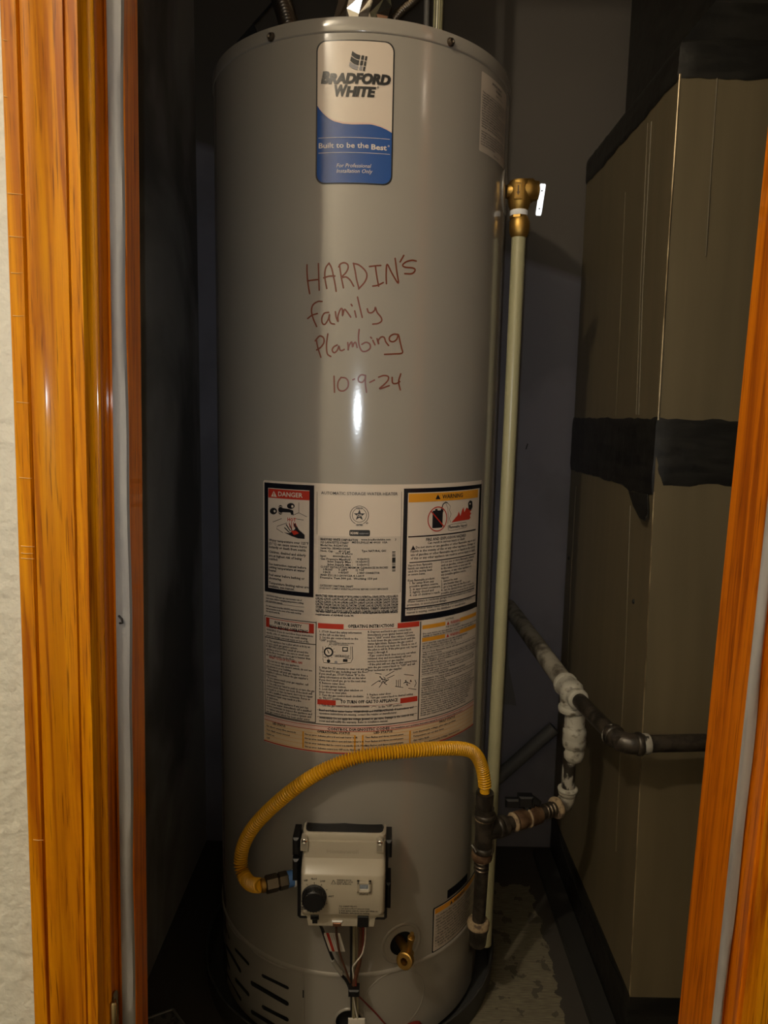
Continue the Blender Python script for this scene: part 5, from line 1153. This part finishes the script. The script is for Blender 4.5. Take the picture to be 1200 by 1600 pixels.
# flexible water connector, left
a = on_y(452, 10, -.02); t1 = thing('water_connector', 'dark corrugated flexible pipe rising from the lid at left', 'pipe', (a.x + .008, -.02, zl))
corr([V((a.x + .018, -.02, zl + .003)), V((a.x + .010, -.02, zl + .05)), V((a.x - .008, -.01, zl + .12)), V((a.x - .05, .02, zl + .26)), V((a.x - .06, .10, zl + .50))], .0150, .0018, .0058).build('corrugated_pipe', 'dsteel', t1, 70)
mb = MB(); mb.lathe([(.0165, 0), (.0165, .012), (.0135, .014), (.0125, .018)], Matrix.Translation((a.x + .018, -.02, zl + .002)), 6); mb.build('nut', 'brass', t1, 25)
# foil wrapped vent, centre: crumpled facets
vx = on_y(566, 10, 0).x; random.seed(11); n, kz = 15, 20; vs = []
for j in range(kz + 1):
    for i in range(n):
        a = 2 * pi * (i + .5 * (j % 2)) / n; q = .042 + random.uniform(-.009, .009); vs.append((vx + q * cos(a), q * sin(a) + .0, zl + j * .028 + (random.uniform(-.007, .007) if 0 < j < kz else 0)))
mb = MB(); fs = []
for j in range(kz):
    for i in range(n):
        p0, p1, p2, p3 = j * n + i, j * n + (i + 1) % n, (j + 1) * n + (i + 1) % n, (j + 1) * n + i; fs += [(p0, p1, p2), (p0, p2, p3)]
mb.add(vs, fs); tag(mb.build('vent_pipe', 'foil', None, 0), 'crumpled shiny foil-wrapped vent pipe rising from the centre of the lid', 'pipe')
# ribbed cable and pipes to the right of the vent
t2 = thing('ribbed_cable', 'dark ribbed cable slanting up right of the foil vent', 'cable', on_y(622, 22, .03))
corr([on_y(612, 34, .02), on_y(628, 16, .03), on_y(652, -6, .05), on_y(690, -60, .10), on_y(700, -150, .14)], .0075, .0012, .0050, 10).build('cable_jacket', 'dsteel', t2, 70)
t3 = thing('hot_water_pipe', 'grey-green water pipe with a printed stripe, right of the ribbed cable', 'pipe', (on_y(683, 20, .02).x, .02, zl))
x_ = on_y(683, 20, .02).x; mb = MB(); mb.tube([(x_, .02, zl - .002), (x_ + .002, .02, zl + .15), (x_ + .004, .03, zl + .7)], .0085, 16); mb.build('pipe', 'pex', t3, 40)
mb = MB()
for k in range(3): mb.tube([(x_ - .004 + k * .004, .0115 + abs(k - 1) * .0008, zl + .004), (x_ - .003 + k * .004, .0115 + abs(k - 1) * .0008, zl + .16)], .0006, 5)
mb.build('printed_stripe', 'print', t3, 40)
x_ = on_y(667, 20, .02).x; mb = MB(); mb.tube([(x_, .03, zl - .002), (x_, .03, zl + .15), (x_ - .002, .05, zl + .7)], .0050, 12); tag(mb.build('dark_conduit', 'conduit', None, 40), 'thin dark conduit between the ribbed cable and the grey-green pipe', 'conduit')
# dark wedge-shaped bracket and brace at the left, behind the lid
q = [on_y(x, y, .10) for x, y in ((369, 66), (396, 36), (402, 50), (398, 68))]
mb = MB(); mb.add(q + [p + V((0, .004, 0)) for p in q], [(0, 1, 2, 3), (7, 6, 5, 4)] + [(i, (i + 1) % 4, (i + 1) % 4 + 4, i + 4) for i in range(4)])
br = mb.build('seismic_strap', 'inside', None, 30); tag(br, 'dark pointed strap end and wire brace behind the lid at left', 'strap')
mb = MB(); mb.tube([on_y(396, 38, .10), on_y(416, 16, .14), on_y(436, -8, .20), on_y(500, -90, .33)], .0022, 8); mb.build('brace_wire', 'inside', br, 40)

# ================================================================== things on the floor
pl = [on_z(x, y, .006) for x, y in ((222, 1594), (270, 1577), (290, 1604), (246, 1628))]
c = sum(pl, V()) / 4; t4 = thing('floor_plate', 'small grey speckled rectangular plate lying on the dark closet floor', 'plate', (c.x, c.y, 0))
mb = MB(); mb.add([V((p.x, p.y, 0)) for p in pl] + pl, [(3, 2, 1, 0), (4, 5, 6, 7)] + [(i, (i + 1) % 4, (i + 1) % 4 + 4, i + 4) for i in range(4)]); mb.build('plate', 'plate', t4, 20)
mb = MB()
for i in range(4): mb.tube([pl[i], pl[(i + 1) % 4]], .0022, 6)
mb.build('rim', 'platerim', t4, 30)
# skim-coat patches on the left wall (their own edges)
def wp(px, py): p = on_x(px, py, XL); return (p.y, p.z)
# hanging lamp of the hallway behind the camera: cord, cap and an open wire cage round the bulb
lt = thing('hanging_lamp', 'small hanging bulb lamp in the hallway behind the viewer', 'lamp', (-.86, -1.75, ZT))
mb = MB(); mb.tube([(-.845, -1.75, ZT), (-.845, -1.75, 2.58)], .003, 8); mb.build('cord', 'wirek', lt, 40)
mb = MB(); mb.lathe([(.003, 2.595), (.018, 2.59), (.020, 2.55), (.014, 2.542)], Matrix.Translation((-.845, -1.75, 0)), 20); mb.build('socket', 'blackp', lt, 40)
